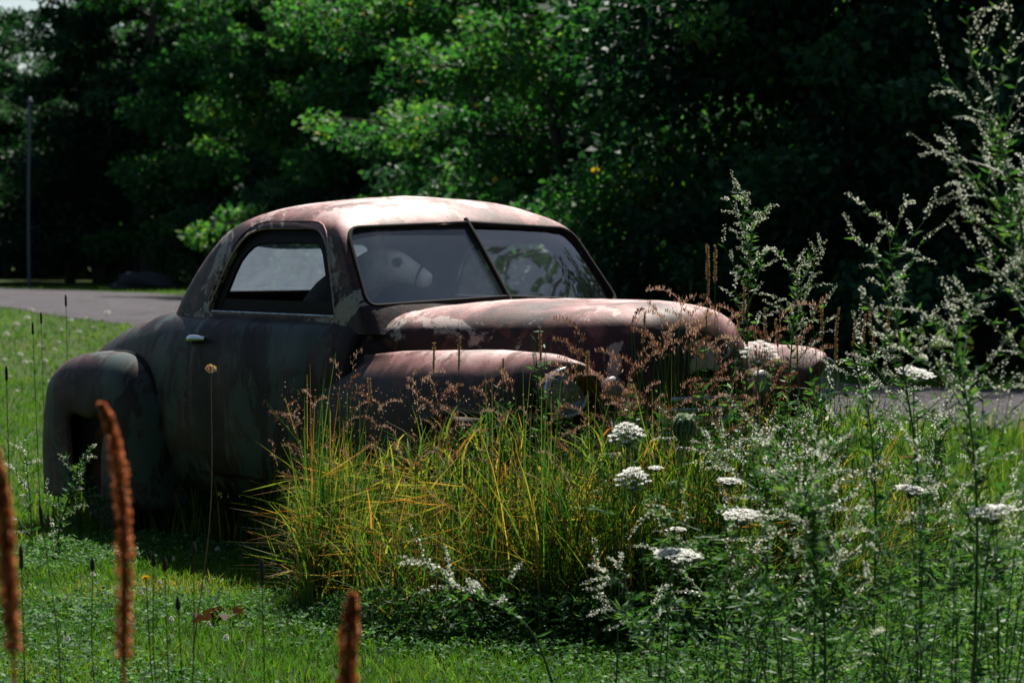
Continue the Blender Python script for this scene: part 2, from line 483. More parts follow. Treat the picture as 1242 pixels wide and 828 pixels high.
# doors: skin, window frame, glass, handle
def door(s):
    nx, nz = 34, 34
    x0, x1, z0, z1 = -2.205, -.955, .36, 1.072
    g = np.zeros((nx, nz, 3))
    for i in range(nx):
        for j in range(nz):
            x = x0 + (x1 - x0) * i / (nx - 1); z = z0 + (z1 - z0) * j / (nz - 1)
            g[i, j] = (x, s * side_at(x, z, .007), z)
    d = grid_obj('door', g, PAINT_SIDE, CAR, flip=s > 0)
    bmx = d.modifiers.new('thickness', 'SOLIDIFY'); bmx.thickness = .018; bmx.offset = -1
    inner = inset(SIDEWIN, .068)
    frame_between('window_frame', inset(SIDEWIN, -.004), inner, lambda x, z: (x, s * gh_side(x, z, -.030), z), .014, BLACKP, d)
    closed_tube('weather_strip', [(x, s * gh_side(x, z, .001), z) for x, z in SIDEWIN], .0055, PAINT_FENDER, d, 6)
    if s > 0:
        bm = bmesh.new(); bm.faces.new([bm.verts.new((x, s * gh_side(x, z, -.040), z)) for x, z in inset(SIDEWIN, .060)])
        bm_obj('window_glass', bm, GLASS_CLEAR, d, smooth=False)
    # dark shut line round the door skin
    q = [(x0, z) for z in np.linspace(z1, z0, 16)] + [(x, z0) for x in np.linspace(x0, x1, 16)][1:] + [(x1, z) for z in np.linspace(z0, z1, 16)][1:]
    A = Arr(); A.tube([(x, s * side_at(x, z, .0075), z) for x, z in q], .006, 6)
    A.build('shut_line', RUBBER, d)
    # chrome sill line under the glass
    A = Arr(); xs = np.linspace(-2.22, -1.16, 14)
    A.tube([(x, s * (gh_side(x, 1.10, -.004)), 1.112) for x in xs], .005, 6)
    A.build('sill_trim', CHROME, d)
    # handle: escutcheon + lever
    hx, hz = -2.235 + .10, .985
    A = Arr()
    yb = side_at(hx, hz, .01)
    A.tube([(hx - .045, s * (yb + .004), hz), (hx - .045, s * (yb + .034), hz + .002)], .012, 10)
    A.tube([(hx - .10, s * (yb + .026), hz - .012), (hx - .06, s * (yb + .036), hz), (hx, s * (yb + .042), hz + .004), (hx + .075, s * (yb + .038), hz + .004)], [.012, .019, .016, .009], 10, n=14)
    A.tube([(hx - .125, s * (yb + .016), hz - .018), (hx - .10, s * (yb + .026), hz - .012)], [.004, .012], 10)
    A.build('door_handle', BRIGHT, d)
    return d
both(door)

# windscreen: two flat panes, divider, rubber surround
for s, mat in ((-1, GLASS_DUSTY), (1, GLASS_CLEAR)):
    gp_ = np.array([[(shield_x(.004 + t * (.706 - (z - 1.155) * .205), z, -.013), s * (.004 + t * (.706 - (z - 1.155) * .205)), z) for z in np.linspace(1.155, 1.518, 6)] for t in np.linspace(0, 1, 9)])
    o = grid_obj('windscreen_pane', gp_, mat, CAR, flip=s < 0)
    if s < 0: o['label'] = 'dusty pale grey windscreen pane'
A = Arr()
A.tube([(shield_x(0, z, .004), 0, z) for z in np.linspace(1.17, 1.54, 8)], .013, 8)
A.build('windscreen_divider', RUBBER, CAR)
def shield_pt(y, z):
    return (shield_x(y, z, .003), y, z)
closed_tube('windscreen_seal', [shield_pt(y, z) for y, z in SHIELD], .012, RUBBER, CAR, 8)
bm = bmesh.new()
ri = inset(REARWIN, -.01)
bm.faces.new([bm.verts.new((back_x(y, z, .014), y, z)) for y, z in ri])
bmesh.ops.triangulate(bm, faces=bm.faces)
bm_obj('rear_window', bm, GLASS_REAR, CAR, smooth=False)
closed_tube('rear_window_seal', [(back_x(y, z, 0), y, z) for y, z in REARWIN], .011, RUBBER, CAR, 6)
# drip rail above the doors
for s in (-1, 1):
    A = Arr(); q = [p for p in SIDEWIN if p[1] > 1.12]
    A.tube([(x, s * gh_side(x, min(z + .028, 1.53), .004), z + .03) for x, z in q], .006, 6)
    A.build('drip_rail', PAINT_TOP, CAR)

# ---- hood
hood_half = [
    prof(-.905, (0, 1.16), (.20, 1.157), (.38, 1.146, -.02), (.54, 1.122, -.05), (.655, 1.084, -.075), (.700, 1.03, -.08), (.71, .93, -.08), (.71, .84, -.08), (.71, .76, -.08)),
    prof(-.845, (0, 1.178), (.20, 1.172), (.38, 1.158), (.54, 1.130), (.645, 1.082), (.680, 1.02), (.675, .93), (.675, .84), (.675, .76)),
    prof(-.60, (0, 1.190), (.19, 1.183), (.35, 1.166), (.49, 1.132), (.575, 1.080), (.60, 1.02), (.61, .93), (.615, .84), (.62, .76)),
    prof(-.30, (0, 1.193), (.17, 1.186), (.31, 1.167), (.425, 1.135), (.495, 1.086), (.52, 1.02), (.535, .93), (.55, .84), (.56, .76)),
    prof(.02, (0, 1.193), (.145, 1.185), (.265, 1.167), (.36, 1.137), (.42, 1.094), (.45, 1.02), (.47, .93), (.49, .84), (.50, .76)),
    prof(.32, (0, 1.187), (.12, 1.180), (.215, 1.164), (.295, 1.139), (.35, 1.102), (.385, 1.03), (.41, .94), (.43, .85), (.45, .76)),
    prof(.50, (0, 1.165), (.09, 1.160), (.165, 1.148), (.23, 1.125), (.28, 1.09), (.32, 1.02), (.36, .93), (.385, .84), (.41, .76)),
    prof(.60, (0, 1.115), (.065, 1.111), (.12, 1.10), (.17, 1.08), (.215, 1.05), (.26, .985), (.305, .905), (.34, .83), (.37, .76)),
    prof(.655, (0, 1.03), (.045, 1.027), (.085, 1.018), (.12, 1.00), (.155, .975), (.195, .925), (.24, .865), (.28, .81), (.315, .755)),
    prof(.675, (0, .92), (.03, .918), (.055, .912), (.08, .90), (.105, .885), (.135, .855), (.17, .82), (.205, .785), (.24, .75)),
]
hood_half = [[(x - .3 * max(0, x + .1), y, z) for x, y, z in h] for h in hood_half]
full = [[(x, -y, z) for x, y, z in reversed(h)] + [(x, y, z) for x, y, z in h][1:] for h in hood_half]
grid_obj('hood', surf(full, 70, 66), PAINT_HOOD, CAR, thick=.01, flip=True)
# ---- front fenders (pontoons with a wheel opening)
def front_fender(s):
    sta = []
    def st(x, zt, yo, yi, zb, dx=(0,) * 9):
        w = [(yi, .70), (yi + .01, zt - .10), (yi + .08, zt - .022), (yi + (yo - yi) * .5, zt), (yo - .095, zt - .028), (yo - .03, zt - .105), (yo, zt - .24), (yo + .005, (zt - .24) * .5 + zb * .5), (yo - .012, zb)]
        sta.append([(x + dx[k], s * y, z) for k, (y, z) in enumerate(w)])
    def arch(x):
        return .34 + math.sqrt(max(0, .43 ** 2 - x * x)) if abs(x) < .43 else .30
    st(-1.42, .87, .815, .74, .36)
    st(-1.20, .906, .832, .70, .33)
    st(-.95, .940, .852, .66, .31)
    st(-.70, .963, .868, .60, .30)
    for x in (-.50, -.43, -.36, -.26, -.13, 0, .13, .25, .33):
        st(x, np.interp(x, [-.7, -.34, 0, .3, .45], [.963, .984, .991, .986, .968]), np.interp(x, [-.7, -.2, .12, .33], [.868, .885, .878, .86]), np.interp(x, [-.7, 0, .33], [.60, .50, .54]), arch(x), tuple(-max(0, q - .63) * .8 * max(0, x - .1) / .33 for q in (0, 0, 0, .66, .76, .82, .85, .85, .84)))
    # swept-back end: the crown reaches furthest, the outer flank curves back round the lamp
    def sw(q, k): return tuple(-max(0, y - .63) * k - max(0, .60 - y) * .5 for y in q)
    ys = (.56, .57, .61, .66, .74, .80, .835, .84, .82)
    st(.445, .966, .835, .55, .42, sw(ys, .80))
    st(.468, .945, .815, .555, .46, sw(ys, .86))
    st(.450, .920, .790, .575, .52, sw(ys, .86))
    c = (.36, .68, .80)
    sta.append([(c[0] + .04 * (x - c[0]), s * (c[1] + .04 * (y * s - c[1])), c[2] + .04 * (z - c[2])) for x, y, z in sta[-1]])
    g = surf(sta, 96, 44)
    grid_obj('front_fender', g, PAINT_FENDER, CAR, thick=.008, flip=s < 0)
both(front_fender)

# ---- rear fenders: profile swept over the arch
def rear_fender(s):
    arch = [(-3.66, .16), (-3.672, .36), (-3.655, .56), (-3.60, .735), (-3.45, .838), (-3.28, .874), (-3.13, .884), (-2.95, .884), (-2.79, .868), (-2.65, .805), (-2.565, .70), (-2.53, .56), (-2.52, .36), (-2.515, .16)]
    prf = [(.56, -.012), (.64, -.004), (.72, 0), (.79, .010), (.846, .042), (.879, .095), (.895, .165), (.90, .24), (.896, .30), (.885, .312)]
    cx, cz = -3.08, .36
    net = []
    for x, z in arch:
        v = Vector((cx - x, max(cz, .36) - z if z > .36 else 0)).normalized()
        net.append([(x + v.x * q * (1 + .35 * abs(v.x)), s * y, z + v.y * q) for y, q in prf])
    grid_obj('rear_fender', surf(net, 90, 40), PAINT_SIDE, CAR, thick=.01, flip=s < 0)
    A = Arr()                                                  # beading between fender and body
    A.tube([(x, s * (side_at(max(x, -3.6), max(z, .3)) + .004), z + .006) for x, z in arch[3:11]], .012, 6, n=40)
    A.build('fender_beading', RUBBER, CAR)
both(rear_fender)

# ---- lamps
def lathe(path, centre, axis, seg=28):
    """path of (along axis, radius)"""
    ax = Vector(axis).normalized(); u = ax.orthogonal().normalized(); v = ax.cross(u); c = Vector(centre)
    V = [c + ax * t + (u * math.cos(a) + v * math.sin(a)) * r for t, r in path for a in np.linspace(0, 2 * math.pi, seg, endpoint=False)]
    return np.array(V), grid_faces(len(path), seg, close_v=True)
for s in (-1, 1):
    A = Arr(); A.add(*lathe([(-.012, .100), (.0, .1035), (.014, .102), (.02, .094), (.016, .086), (.004, .083)], (.405, s * .705, .848), (1, s * .10, 0)))
    h = A.build('headlight', CHROME, CAR)
    A = Arr(); A.add(*lathe([(-.24, .05), (-.16, .078), (-.10, .092), (-.05, .098), (-.010, .0995)], (.405, s * .705, .848), (1, s * .10, 0)))
    A.build('bucket', PAINT_SIDE, h)
    A = Arr(); A.add(*lathe([(.004, .085), (.018, .07), (.028, .045), (.032, .02), (.033, .002)], (.405, s * .705, .848), (1, s * .10, 0)))
    A.build('lens', LENS, h)
    A = Arr(); A.add(*lathe([(.0, .084), (-.03, .06), (-.045, .03), (-.05, .003)], (.405, s * .705, .848), (1, s * .10, 0)))
    A.build('reflector', CHROME, h)
    A = Arr(); A.add(*lathe([(-.03, .05), (0, .056), (.012, .052), (.02, .03), (.024, .002)], (.345, s * .41, .845), (1, s * .1, 0), 20))
    A.build('parking_lamp', simple('clouded_lamp', (.16, .14, .13), .5, 0, .3), CAR)

# ---- grille with bars, lower front panel, bumpers
full = []
for x, w, z in ((.30, .46, .90), (.33, .47, .80), (.36, .50, .70), (.37, .52, .62), (.36, .53, .52), (.32, .53, .42), (.25, .52, .36)):
    full.append([(x - .16 * (abs(q) ** 3), q * w * 1.3, z) for q in np.linspace(-1, 1, 13)])
grid_obj('front_panel', surf(full, 24, 40), RUSTM, CAR, thick=.008)
gr = None
for k, z in enumerate((.80, .755, .71, .66)):
    A = Arr()
    w = .42 + .03 * k
    A.tube([(.455 - .005 * k - .20 * (abs(q) ** 2.5), q * w, z) for q in np.linspace(-1, 1, 15)], [.006] + [.013] * 13 + [.006], 8)
    o = A.build('grille_bar', CHROME, CAR)
def bumper(x0, sign, name):
    prf = [(0, -.052), (.018, -.044), (.03, -.016), (.032, .016), (.018, .044), (0, .052)]
    g = []
    for q in np.linspace(-1, 1, 25):
        y = q * .92; xx = x0 - sign * .20 * abs(q) ** 3.2
        g.append([(xx + sign * a, y, .56 + b) for a, b in prf])
    o = grid_obj(name, surf(g, 60, 16), RUSTM, CAR, thick=.006, flip=sign > 0)
    for y in (-.36, .36):
        A = Arr(); A.tube([(x0 + sign * .045, y, .47), (x0 + sign * .07, y, .52), (x0 + sign * .072, y, .60), (x0 + sign * .045, y, .66)], [.022, .03, .03, .02], 10, n=12)
        A.build('overrider', RUSTM, o)
bumper(.56, 1, 'front_bumper')

# ---- wheels
for x in (0.0, -3.08):
    for s in (-1, 1):
        yc = s * .70
        A = Arr(); A.add(*lathe([(-.085, .20), (-.088, .27), (-.075, .33), (-.05, .352), (0, .358), (.05, .352), (.075, .33), (.088, .27), (.08, .20)], (x, yc, .345), (0, s, 0), 40))
        w = empty('wheel'); w.parent = CAR
        A.build('tyre', TYRE, w)
        A = Arr(); A.add(*lathe([(-.06, .21), (.07, .21), (.078, .20), (.06, .17), (.045, .12), (.05, .10), (.075, .07), (.085, .03), (.088, .002)], (x, yc, .345), (0, s, 0), 32))
        A.build('rim', RUSTM, w)
        w.location = (0, 0, 0)

# ---- floor, dash, seat, steering wheel
def boxes(lst, name, mat, parent, bevel=.02):
    bm = bmesh.new()
    for (x0, x1, y0, y1, z0, z1) in lst:
        r = bmesh.ops.create_cube(bm, size=1)
        for v in r['verts']: v.co = Vector(((x0 + x1) / 2 + v.co.x * (x1 - x0), (y0 + y1) / 2 + v.co.y * (y1 - y0), (z0 + z1) / 2 + v.co.z * (z1 - z0)))
    return bm_obj(name, bm, mat, parent, smooth=True, sharp=40, bevel=bevel)
boxes([(-3.9, -.7, -.66, .66, .25, .31)], 'floor_pan', RUSTM, CAR, .01)
boxes([(-.55, .38, -.34, .34, .40, .72)], 'engine_block', RUSTM, CAR, .03)
dash = [[(-.93, y, 1.10), (-1.00, y, 1.125), (-1.09, y, 1.11), (-1.12, y, 1.05), (-1.09, y, .93), (-1.0, y, .90)] for y in np.linspace(-.64, .64, 9)]
grid_obj('dashboard', surf(dash, 20, 20), BLACKP, CAR, thick=.006)
seat = boxes([(-2.10, -1.55, -.62, .62, .42, .62)], 'seat', SEATC, CAR, .05)
bk = [[(-2.05 - .17 * t - .06 * (1 - abs(q) ** 4), q * .60, .60 + .42 * t - .03 * abs(q) ** 6) for t in np.linspace(0, 1, 6)] for q in np.linspace(-1, 1, 15)]
grid_obj('backrest', surf(bk, 30, 14), DARKIN, CAR, thick=.09)
A = Arr(); c = Vector((-1.33, .36, 1.0)); ax = Vector((-.85, 0, .53)).normalized(); u = Vector((0, 1, 0)); v = ax.cross(u)
tor = [tuple(c + (u * math.cos(a) + v * math.sin(a)) * .205) for a in np.linspace(0, 2 * math.pi, 41)]
A.tube(tor, .011, 8)
for a in (.4, 2.74, 4.71): A.tube([tuple(c), tuple(c + (u * math.cos(a) + v * math.sin(a)) * .2)], .008, 6)
A.tube([tuple(c), tuple(c - ax * .42)], .018, 8)
A.build('steering_wheel', BLACKP, CAR)
# rear parcel shelf and inner lining below the back window
boxes([(-2.80, -2.28, -.60, .60, 1.03, 1.06)], 'parcel_shelf', DARKIN, CAR, .01)
# decades of knocks: shallow dents and waviness in the sheet metal
tx = bpy.data.textures.new('dents', 'CLOUDS'); tx.noise_scale = .28; tx.noise_depth = 2
for o in CAR.children:
    k = {'hood': .016, 'front_fender': .016, 'rear_fender': .014, 'body': .010, 'cab_shell': .009}.get(o.name.split('.')[0])
    if k:
        md = o.modifiers.new('dents', 'DISPLACE'); md.texture = tx; md.texture_coords = 'LOCAL'; md.strength = k; md.mid_level = .5
        if len(o.modifiers) > 1: o.modifiers.move(len(o.modifiers) - 1, 0)

# =================================================================== THE DONKEY INSIDE
def skin_obj(name, pts, edges, rad, mat, parent=None, levels=2, root=0):
    me = bpy.data.meshes.new(name); me.from_pydata([tuple(p) for p in pts], edges, []); me.update()
    me.materials.append(mat)
    o = link(name, me, parent)
    md = o.modifiers.new('skin', 'SKIN'); md.use_smooth_shade = True
    for v, r in zip(me.skin_vertices[0].data, rad): v.radius = r if isinstance(r, tuple) else (r, r)
    me.skin_vertices[0].data[root].use_root = True
    sb = o.modifiers.new('smooth', 'SUBSURF'); sb.levels = levels; sb.render_levels = levels
    return o

def donkey_mat():
    m, nt, b, o = new_mat('donkey_coat')
    co = N(nt, 'ShaderNodeTexCoord').outputs['Object']
    sx = N(nt, 'ShaderNodeSeparateXYZ'); nt.links.new(co, sx.inputs[0])
    nz = noise(nt, co, 14, 8, .65, .6)
    def shifted(idx, amp):
        ad = N(nt, 'ShaderNodeMath', operation='MULTIPLY_ADD'); ad.inputs[1].default_value = amp
        nt.links.new(nz, ad.inputs[0]); nt.links.new(sx.outputs[idx], ad.inputs[2]); return ad.outputs[0]
    coat = ramp(nt, nz, [(.3, (.38, .35, .33)), (.7, (.56, .52, .49))])
    of = N(nt, 'ShaderNodeMath', operation='ADD'); of.inputs[1].default_value = .5; nt.links.new(sx.outputs[0], of.inputs[0])
    coat = mixc(nt, ramp(nt, of.outputs[0], [(.36, g3(0)), (.44, g3(1))]), (.045, .042, .04), coat)      # dark shoulders
    c = mixc(nt, ramp(nt, shifted(0, .08), [(.04, g3(0)), (.10, g3(1))]), coat, (.84, .78, .74))          # lighter face
    c = mixc(nt, ramp(nt, shifted(0, .03), [(.185, g3(0)), (.195, g3(1))]), c, (.90, .86, .84))             # pale muzzle
    c = mixc(nt, ramp(nt, shifted(2, .05), [(.235, g3(0)), (.27, g3(1))]), c, (.16, .145, .135))            # dark ears and crest
    dv = N(nt, 'ShaderNodeVectorMath', operation='MULTIPLY'); dv.inputs[1].default_value = (1, .35, 1); nt.links.new(co, dv.inputs[0])
    ds = N(nt, 'ShaderNodeVectorMath', operation='DISTANCE'); ds.inputs[1].default_value = (.055, -.025, .168); nt.links.new(dv.outputs[0], ds.inputs[0])
    c = mixc(nt, ramp(nt, ds.outputs['Value'], [(.020, g3(1)), (.032, g3(0))]), c, (.07, .06, .055))         # dark hair round the eye
    nt.links.new(c, b.inputs['Base Color']); b.inputs['Roughness'].default_value = .95
    bp = N(nt, 'ShaderNodeBump'); bp.inputs['Strength'].default_value = .6; bp.inputs['Distance'].default_value = .01
    n2 = noise(nt, co, 60, 6, .7); nt.links.new(n2, bp.inputs['Height']); nt.links.new(bp.outputs[0], b.inputs['Normal'])
    return m
# local frame: +x towards the muzzle, z up, origin at the chest on the seat
DON = empty('donkey', (0, 0, 0)); DON.parent = None
tag(DON, 'grey donkey with a pale muzzle sitting behind the dusty windscreen of the coupe', 'donkey')
dm = donkey_mat()
pts = [(-.42, 0, -.45), (-.36, 0, -.20), (-.27, 0, .00), (-.13, 0, .10), (-.03, 0, .17), (.05, 0, .145), (.12, 0, .108), (.175, 0, .082), (.215, 0, .066),
       (-.05, .055, .235), (-.055, .075, .32), (-.05, .08, .395), (-.05, -.055, .235), (-.055, -.075, .32), (-.05, -.08, .395)]
edg = [(0, 1), (1, 2), (2, 3), (3, 4), (4, 5), (5, 6), (6, 7), (7, 8), (4, 9), (9, 10), (10, 11), (4, 12), (12, 13), (13, 14)]
rad = [(.21, .21), (.21, .20), (.16, .17), (.095, .11), (.078, .088), (.07, .082), (.054, .062), (.052, .055), (.035, .038), (.022, .028), (.026, .03), (.008, .010), (.022, .028), (.026, .03), (.008, .010)]
dk = skin_obj('donkey_body', pts, edg, rad, dm, DON)
for s in (-1, 1):
    A = Arr(); A.add(*lathe([(-.012, .002), (-.008, .012), (0, .016), (.008, .012), (.012, .002)], (.055, s * .072, .165), (.2, s, .1), 12)); A.build('eye', RUBBER, DON)
    A = Arr(); A.add(*lathe([(-.004, .002), (-.003, .009), (0, .012), (.004, .009), (.005, .002)], (.236, s * .024, .080), (.6, s, .3), 10)); A.build('nostril', BLACKP, DON)
A = Arr(); A.tube([(.20, .045 * math.cos(a), .005 + .012 * abs(math.cos(a))) if False else (.240 - .05 * abs(math.cos(a)), .045 * math.cos(a), .040) for a in np.linspace(.1, math.pi - .1, 12)], .004, 6); A.build('mouth', BLACKP, DON)
A = Arr(); A.tube([(.155 + .02 * math.cos(a), .060 * math.sin(a), .092 + .062 * math.cos(a)) for a in np.linspace(0, 2 * math.pi, 25)], .006, 6); A.build('noseband', DARKIN, DON)

# place it on the near-side half of the bench, looking across to the front left
a = R(-51.82)
def car_w(x, y, z=0): return Vector((.517 + x * math.cos(a) - y * math.sin(a), 11.096 + x * math.sin(a) + y * math.cos(a), z))
DON.location = car_w(-1.31, -.325, 1.195)
DON.scale = (.9, .9, .9)
DON.rotation_euler = (0, 0, a + R(36))

# =================================================================== GROUND AND ROAD
def ground_mat():
    m, nt, b, o = new_mat('lawn_soil')
    co = N(nt, 'ShaderNodeTexCoord').outputs['Object']
    n1 = noise(nt, co, .35, 6, .6); n2 = noise(nt, co, 9, 8, .7)
    a = ramp(nt, n1, [(.35, (.030, .060, .014)), (.62, (.060, .085, .022))])
    c = ramp(nt, n2, [(.35, (.35, .4, .3)), (.65, (1.1, 1.1, 1.0))])
    c = mixc(nt, 1.0, a, c, 'MULTIPLY')
    nt.links.new(c, b.inputs['Base Color']); b.inputs['Roughness'].default_value = .95; b.inputs['Specular IOR Level'].default_value = .1
    bp = N(nt, 'ShaderNodeBump'); bp.inputs['Strength'].default_value = 1; bp.inputs['Distance'].default_value = .05
    nt.links.new(n2, bp.inputs['Height']); nt.links.new(bp.outputs[0], b.inputs['Normal'])
    return m
bm = bmesh.new()
r = bmesh.ops.create_grid(bm, x_segments=40, y_segments=40, size=400)
lawn = bm_obj('lawn', bm, ground_mat(), None, smooth=False); lawn.location = (0, 150, 0)
tag(lawn, kind='structure')

def gravel_mat():
    m, nt, b, o = new_mat('gravel')
    co = N(nt, 'ShaderNodeTexCoord').outputs['Object']
    n1 = noise(nt, co, 1.1, 5, .6, .4); n2 = noise(nt, co, 28, 8, .75)
    a = ramp(nt, n2, [(.34, (.014, .013, .015)), (.5, (.070, .065, .073)), (.66, (.19, .178, .19))])
    d = ramp(nt, n1, [(.3, (.62, .6, .58)), (.6, (1, 1, 1))])
    nt.links.new(mixc(nt, 1.0, a, d, 'MULTIPLY'), b.inputs['Base Color'])
    b.inputs['Roughness'].default_value = .95; b.inputs['Specular IOR Level'].default_value = .08
    bp = N(nt, 'ShaderNodeBump'); bp.inputs['Strength'].default_value = 1; bp.inputs['Distance'].default_value = .03
    nt.links.new(n2, bp.inputs['Height']); nt.links.new(bp.outputs[0], b.inputs['Normal'])
    return m
near = [(-46, 108), (-28, 84), (-19, 70), (-14.5, 62.5), (-10.9, 56), (-9.0, 50.5), (-6.2, 43.5), (-2.5, 34), (.6, 26), (2.6, 21.3), (3.7, 19.9), (5.4, 18.9), (9, 17.6), (15, 16.6), (40, 13)]
far = [(-58, 124), (-40, 102), (-28, 88), (-20, 82), (-14.6, 76.5), (-9.4, 69), (-5.2, 58), (-1.0, 44), (1.5, 33), (3.2, 26.6), (4.6, 25.2), (6.5, 24.4), (10, 23.6), (16, 23), (42, 19)]
na, fa = cr([(x, y, 0) for x, y in near], 160), cr([(x, y, 0) for x, y in far], 160)
jit = lambda k, s: np.convolve(rng.normal(size=k), np.ones(3) / 3, 'same')[:, None] * s
na[:, :1] += jit(160, .12); fa[:, :1] += jit(160, .2)
gz = np.stack([na * (1 - t) + fa * t + np.array([0, 0, .012 + .05 * math.sin(math.pi * t)]) for t in np.linspace(0, 1, 9)], 1)
road = grid_obj('gravel_road', gz, gravel_mat(), None, flip=True); tag(road, kind='structure')

# =================================================================== GRASS
GREENS = [(0, (.018, .064, .011)), (.45, (.055, .148, .017)), (.8, (.112, .205, .024)), (1, (.21, .18, .06))]
GRASS = leaf_mat('grass_blade', GREENS, .45, .65, spec=.07)
MEADOW = leaf_mat('meadow_blade', [(0, (.010, .040, .012)), (.25, (.035, .105, .022)), (.5, (.10, .165, .03)), (.70, (.24, .22, .055)), (.85, (.30, .17, .06)), (1, (.30, .11, .045))], .55, .6, (1.35, 1.35, .5), .15)
SEED = leaf_mat('seed_head_straw', [(0, (.10, .042, .026)), (.5, (.31, .165, .10)), (1, (.60, .46, .36))], .3, .7, (1.1, .9, .8))
CLOVER = leaf_mat('clover_leaf', [(0, (.012, .045, .016)), (.5, (.044, .135, .040)), (1, (.13, .25, .08))], .38, .6, spec=.12)

def blades(pos, h, w, lean, mat_rnd, seg=3, curl=.5):
    """bent tapering strips"""
    n = len(pos)
    az = rng.uniform(0, 2 * np.pi, n); d = np.stack([np.cos(az), np.sin(az), np.zeros(n)], 1)
    az2 = rng.uniform(0, 2 * np.pi, n); s = np.stack([np.cos(az2), np.sin(az2), np.zeros(n)], 1)
    V = np.zeros((n, seg + 1, 2, 3)); h = np.broadcast_to(h, (n,)); lean = np.broadcast_to(lean, (n,)); w = np.broadcast_to(w, (n,))
    for k in range(seg + 1):
        t = k / seg
        c = pos + d * (lean * h * (t ** (1 + curl)))[:, None]
        c = c + np.array([0, 0, 1.])[None] * (h * (t - .35 * lean * t * t))[:, None]
        ww = (w * (1 - t ** 1.6) + .0004)[:, None]
        V[:, k, 0] = c - s * ww; V[:, k, 1] = c + s * ww
    base = np.arange(n)[:, None] * (seg + 1) * 2
    F = np.concatenate([np.stack([base[:, 0] + 2 * k, base[:, 0] + 2 * k + 1, base[:, 0] + 2 * k + 3, base[:, 0] + 2 * k + 2], 1) for k in range(seg)])
    return V.reshape(-1, 3), F, np.repeat(mat_rnd, (seg + 1) * 2)

def on_road(x, y):
    xn = np.interp(y, [q[1] for q in near][::-1], [q[0] for q in near][::-1]); xf = np.interp(y, [q[1] for q in far][::-1], [q[0] for q in far][::-1])
    return (y > 17.5) & (x > xn + .05) & (x < xf + .1) & (y < 88) | ((y > 17.5) & (y < 25) & (x > 3.6) & (y > np.interp(x, [3.7, 5.4, 9, 15], [19.9, 18.9, 17.6, 16.6])))

def field(n, d0, d1, margin=.6, p=1.0):
    u = rng.uniform(0, 1, n)
    D = (d0 ** (2 - p) + u * (d1 ** (2 - p) - d0 ** (2 - p))) ** (1 / (2 - p))
    x = rng.uniform(-1, 1, n) * (D * .1945 + margin)
    return x, D

def car_xy(x, y):
    X, Y = x - .517, y - 11.096; c, s_ = math.cos(a), math.sin(a)
    return c * X + s_ * Y, -s_ * X + c * Y
def under_car(x, y):
    u, v = car_xy(x, y); return (u > -3.9) & (u < .6) & (abs(v) < .72)

def patch(x, y, f, ph=0.0):
    return .5 + .25 * np.sin(x * f + 1.3 * np.sin(y * f * .7 + ph) + ph) + .25 * np.sin(y * f * 1.3 + 1.7 * np.sin(x * f * .9 + ph * 2))

# lawn: short mown blades, denser near the lens
A = Arr()
for n, d0, d1, hh, ww in ((150000, 7.4, 14, .05, .0022), (88000, 14, 27, .055, .004), (62000, 27, 80, .07, .009)):
    x, y = field(n, d0, d1, 2.2)
    k = ~on_road(x, y) & ~under_car(x, y)
    x, y = x[k], y[k]; m = len(x)
    pt = patch(x, y, 1.9) * .55 + patch(x, y, 5.1, 2.0) * .45
    rn = np.clip(.12 + .66 * pt + rng.normal(0, .16, m) + .45 * np.exp(-((x + 1.45) / .55) ** 2 - ((y - 10.8) / .5) ** 2), 0, .99)
    A.add(*blades(np.stack([x, y, np.zeros(m)], 1), hh * rng.uniform(.5, 1.5, m) * (.6 + .7 * pt), ww * rng.uniform(.7, 1.4, m), rng.uniform(.1, 1.0, m), rn, 2))
lg = A.build('lawn_grass', GRASS); tag(lg, kind='stuff')

# clover and low broad leaves in the mown foreground
x, y = field(44000, 7.4, 12.5, 1.4)
k = (patch(x, y, 2.6, 1.0) + rng.normal(0, .12, len(x)) > .42) & ~under_car(x, y)
x, y = x[k], y[k]; m = len(x)
A = Arr()
base = np.stack([x, y, rng.uniform(.01, .05, m) + .05 * patch(x, y, 11, .3) * rng.uniform(0, 1, m)], 1)
az = rng.uniform(0, 2 * np.pi, m)
for q in range(3):
    aa = az + q * 2.094
    d = np.stack([np.cos(aa), np.sin(aa), rng.uniform(-.5, .9, m)], 1)
    sd = np.stack([-np.sin(aa), np.cos(aa), rng.normal(0, .6, m)], 1)
    A.leaves(base, d, sd, rng.uniform(.006, .026, m), rng.uniform(.005, .017, m), rng.uniform(0, 1, m) ** 1.4)
cl = A.build('clover_ground_cover', CLOVER); tag(cl, kind='stuff')

# tall unmown clump round the nose of the car; outline follows the mown edge
def clump_edge(px):   # nearest depth of the clump at that picture column
    return np.interp(px, [300, 340, 400, 450, 520, 700, 900, 1000, 1100, 1300], [10.9, 10.35, 10.0, 9.75, 9.55, 9.45, 9.4, 9.8, 10.6, 11.5])
def tall_field(n, lo=368, hi=1130, depth=2.0):
    px = rng.uniform(lo, hi, n); e = clump_edge(px)
    D = e + rng.uniform(0, 1, n) ** 1.25 * depth + rng.normal(0, .05, n)
    x = (px - 621) / FPX * D
    u, v = car_xy(x, D)
    k = ~((u > -3.6) & (u < .55) & (np.abs(v) < .80)) & (patch(x, D, 6.3, .9) + rng.normal(0, .20, n) > .35)
    return px[k], x[k], D[k]
A = Arr()
px, x, y = tall_field(11000)
m = len(px)
fade = np.clip((px - 300) / 60, .25, 1) * np.clip((1180 - px) / 200, .3, 1)
tall = (.28 + .30 * patch(x, y, 4.1, .4) + .26 * patch(x, y, 9.7, 2.2) * (1 + .5 * np.exp(-((px - 850) / 110) ** 2))) * fade * np.where(px > 900, .85, 1) * (1 + .18 * (rng.uniform(0, 1, m) > .85))
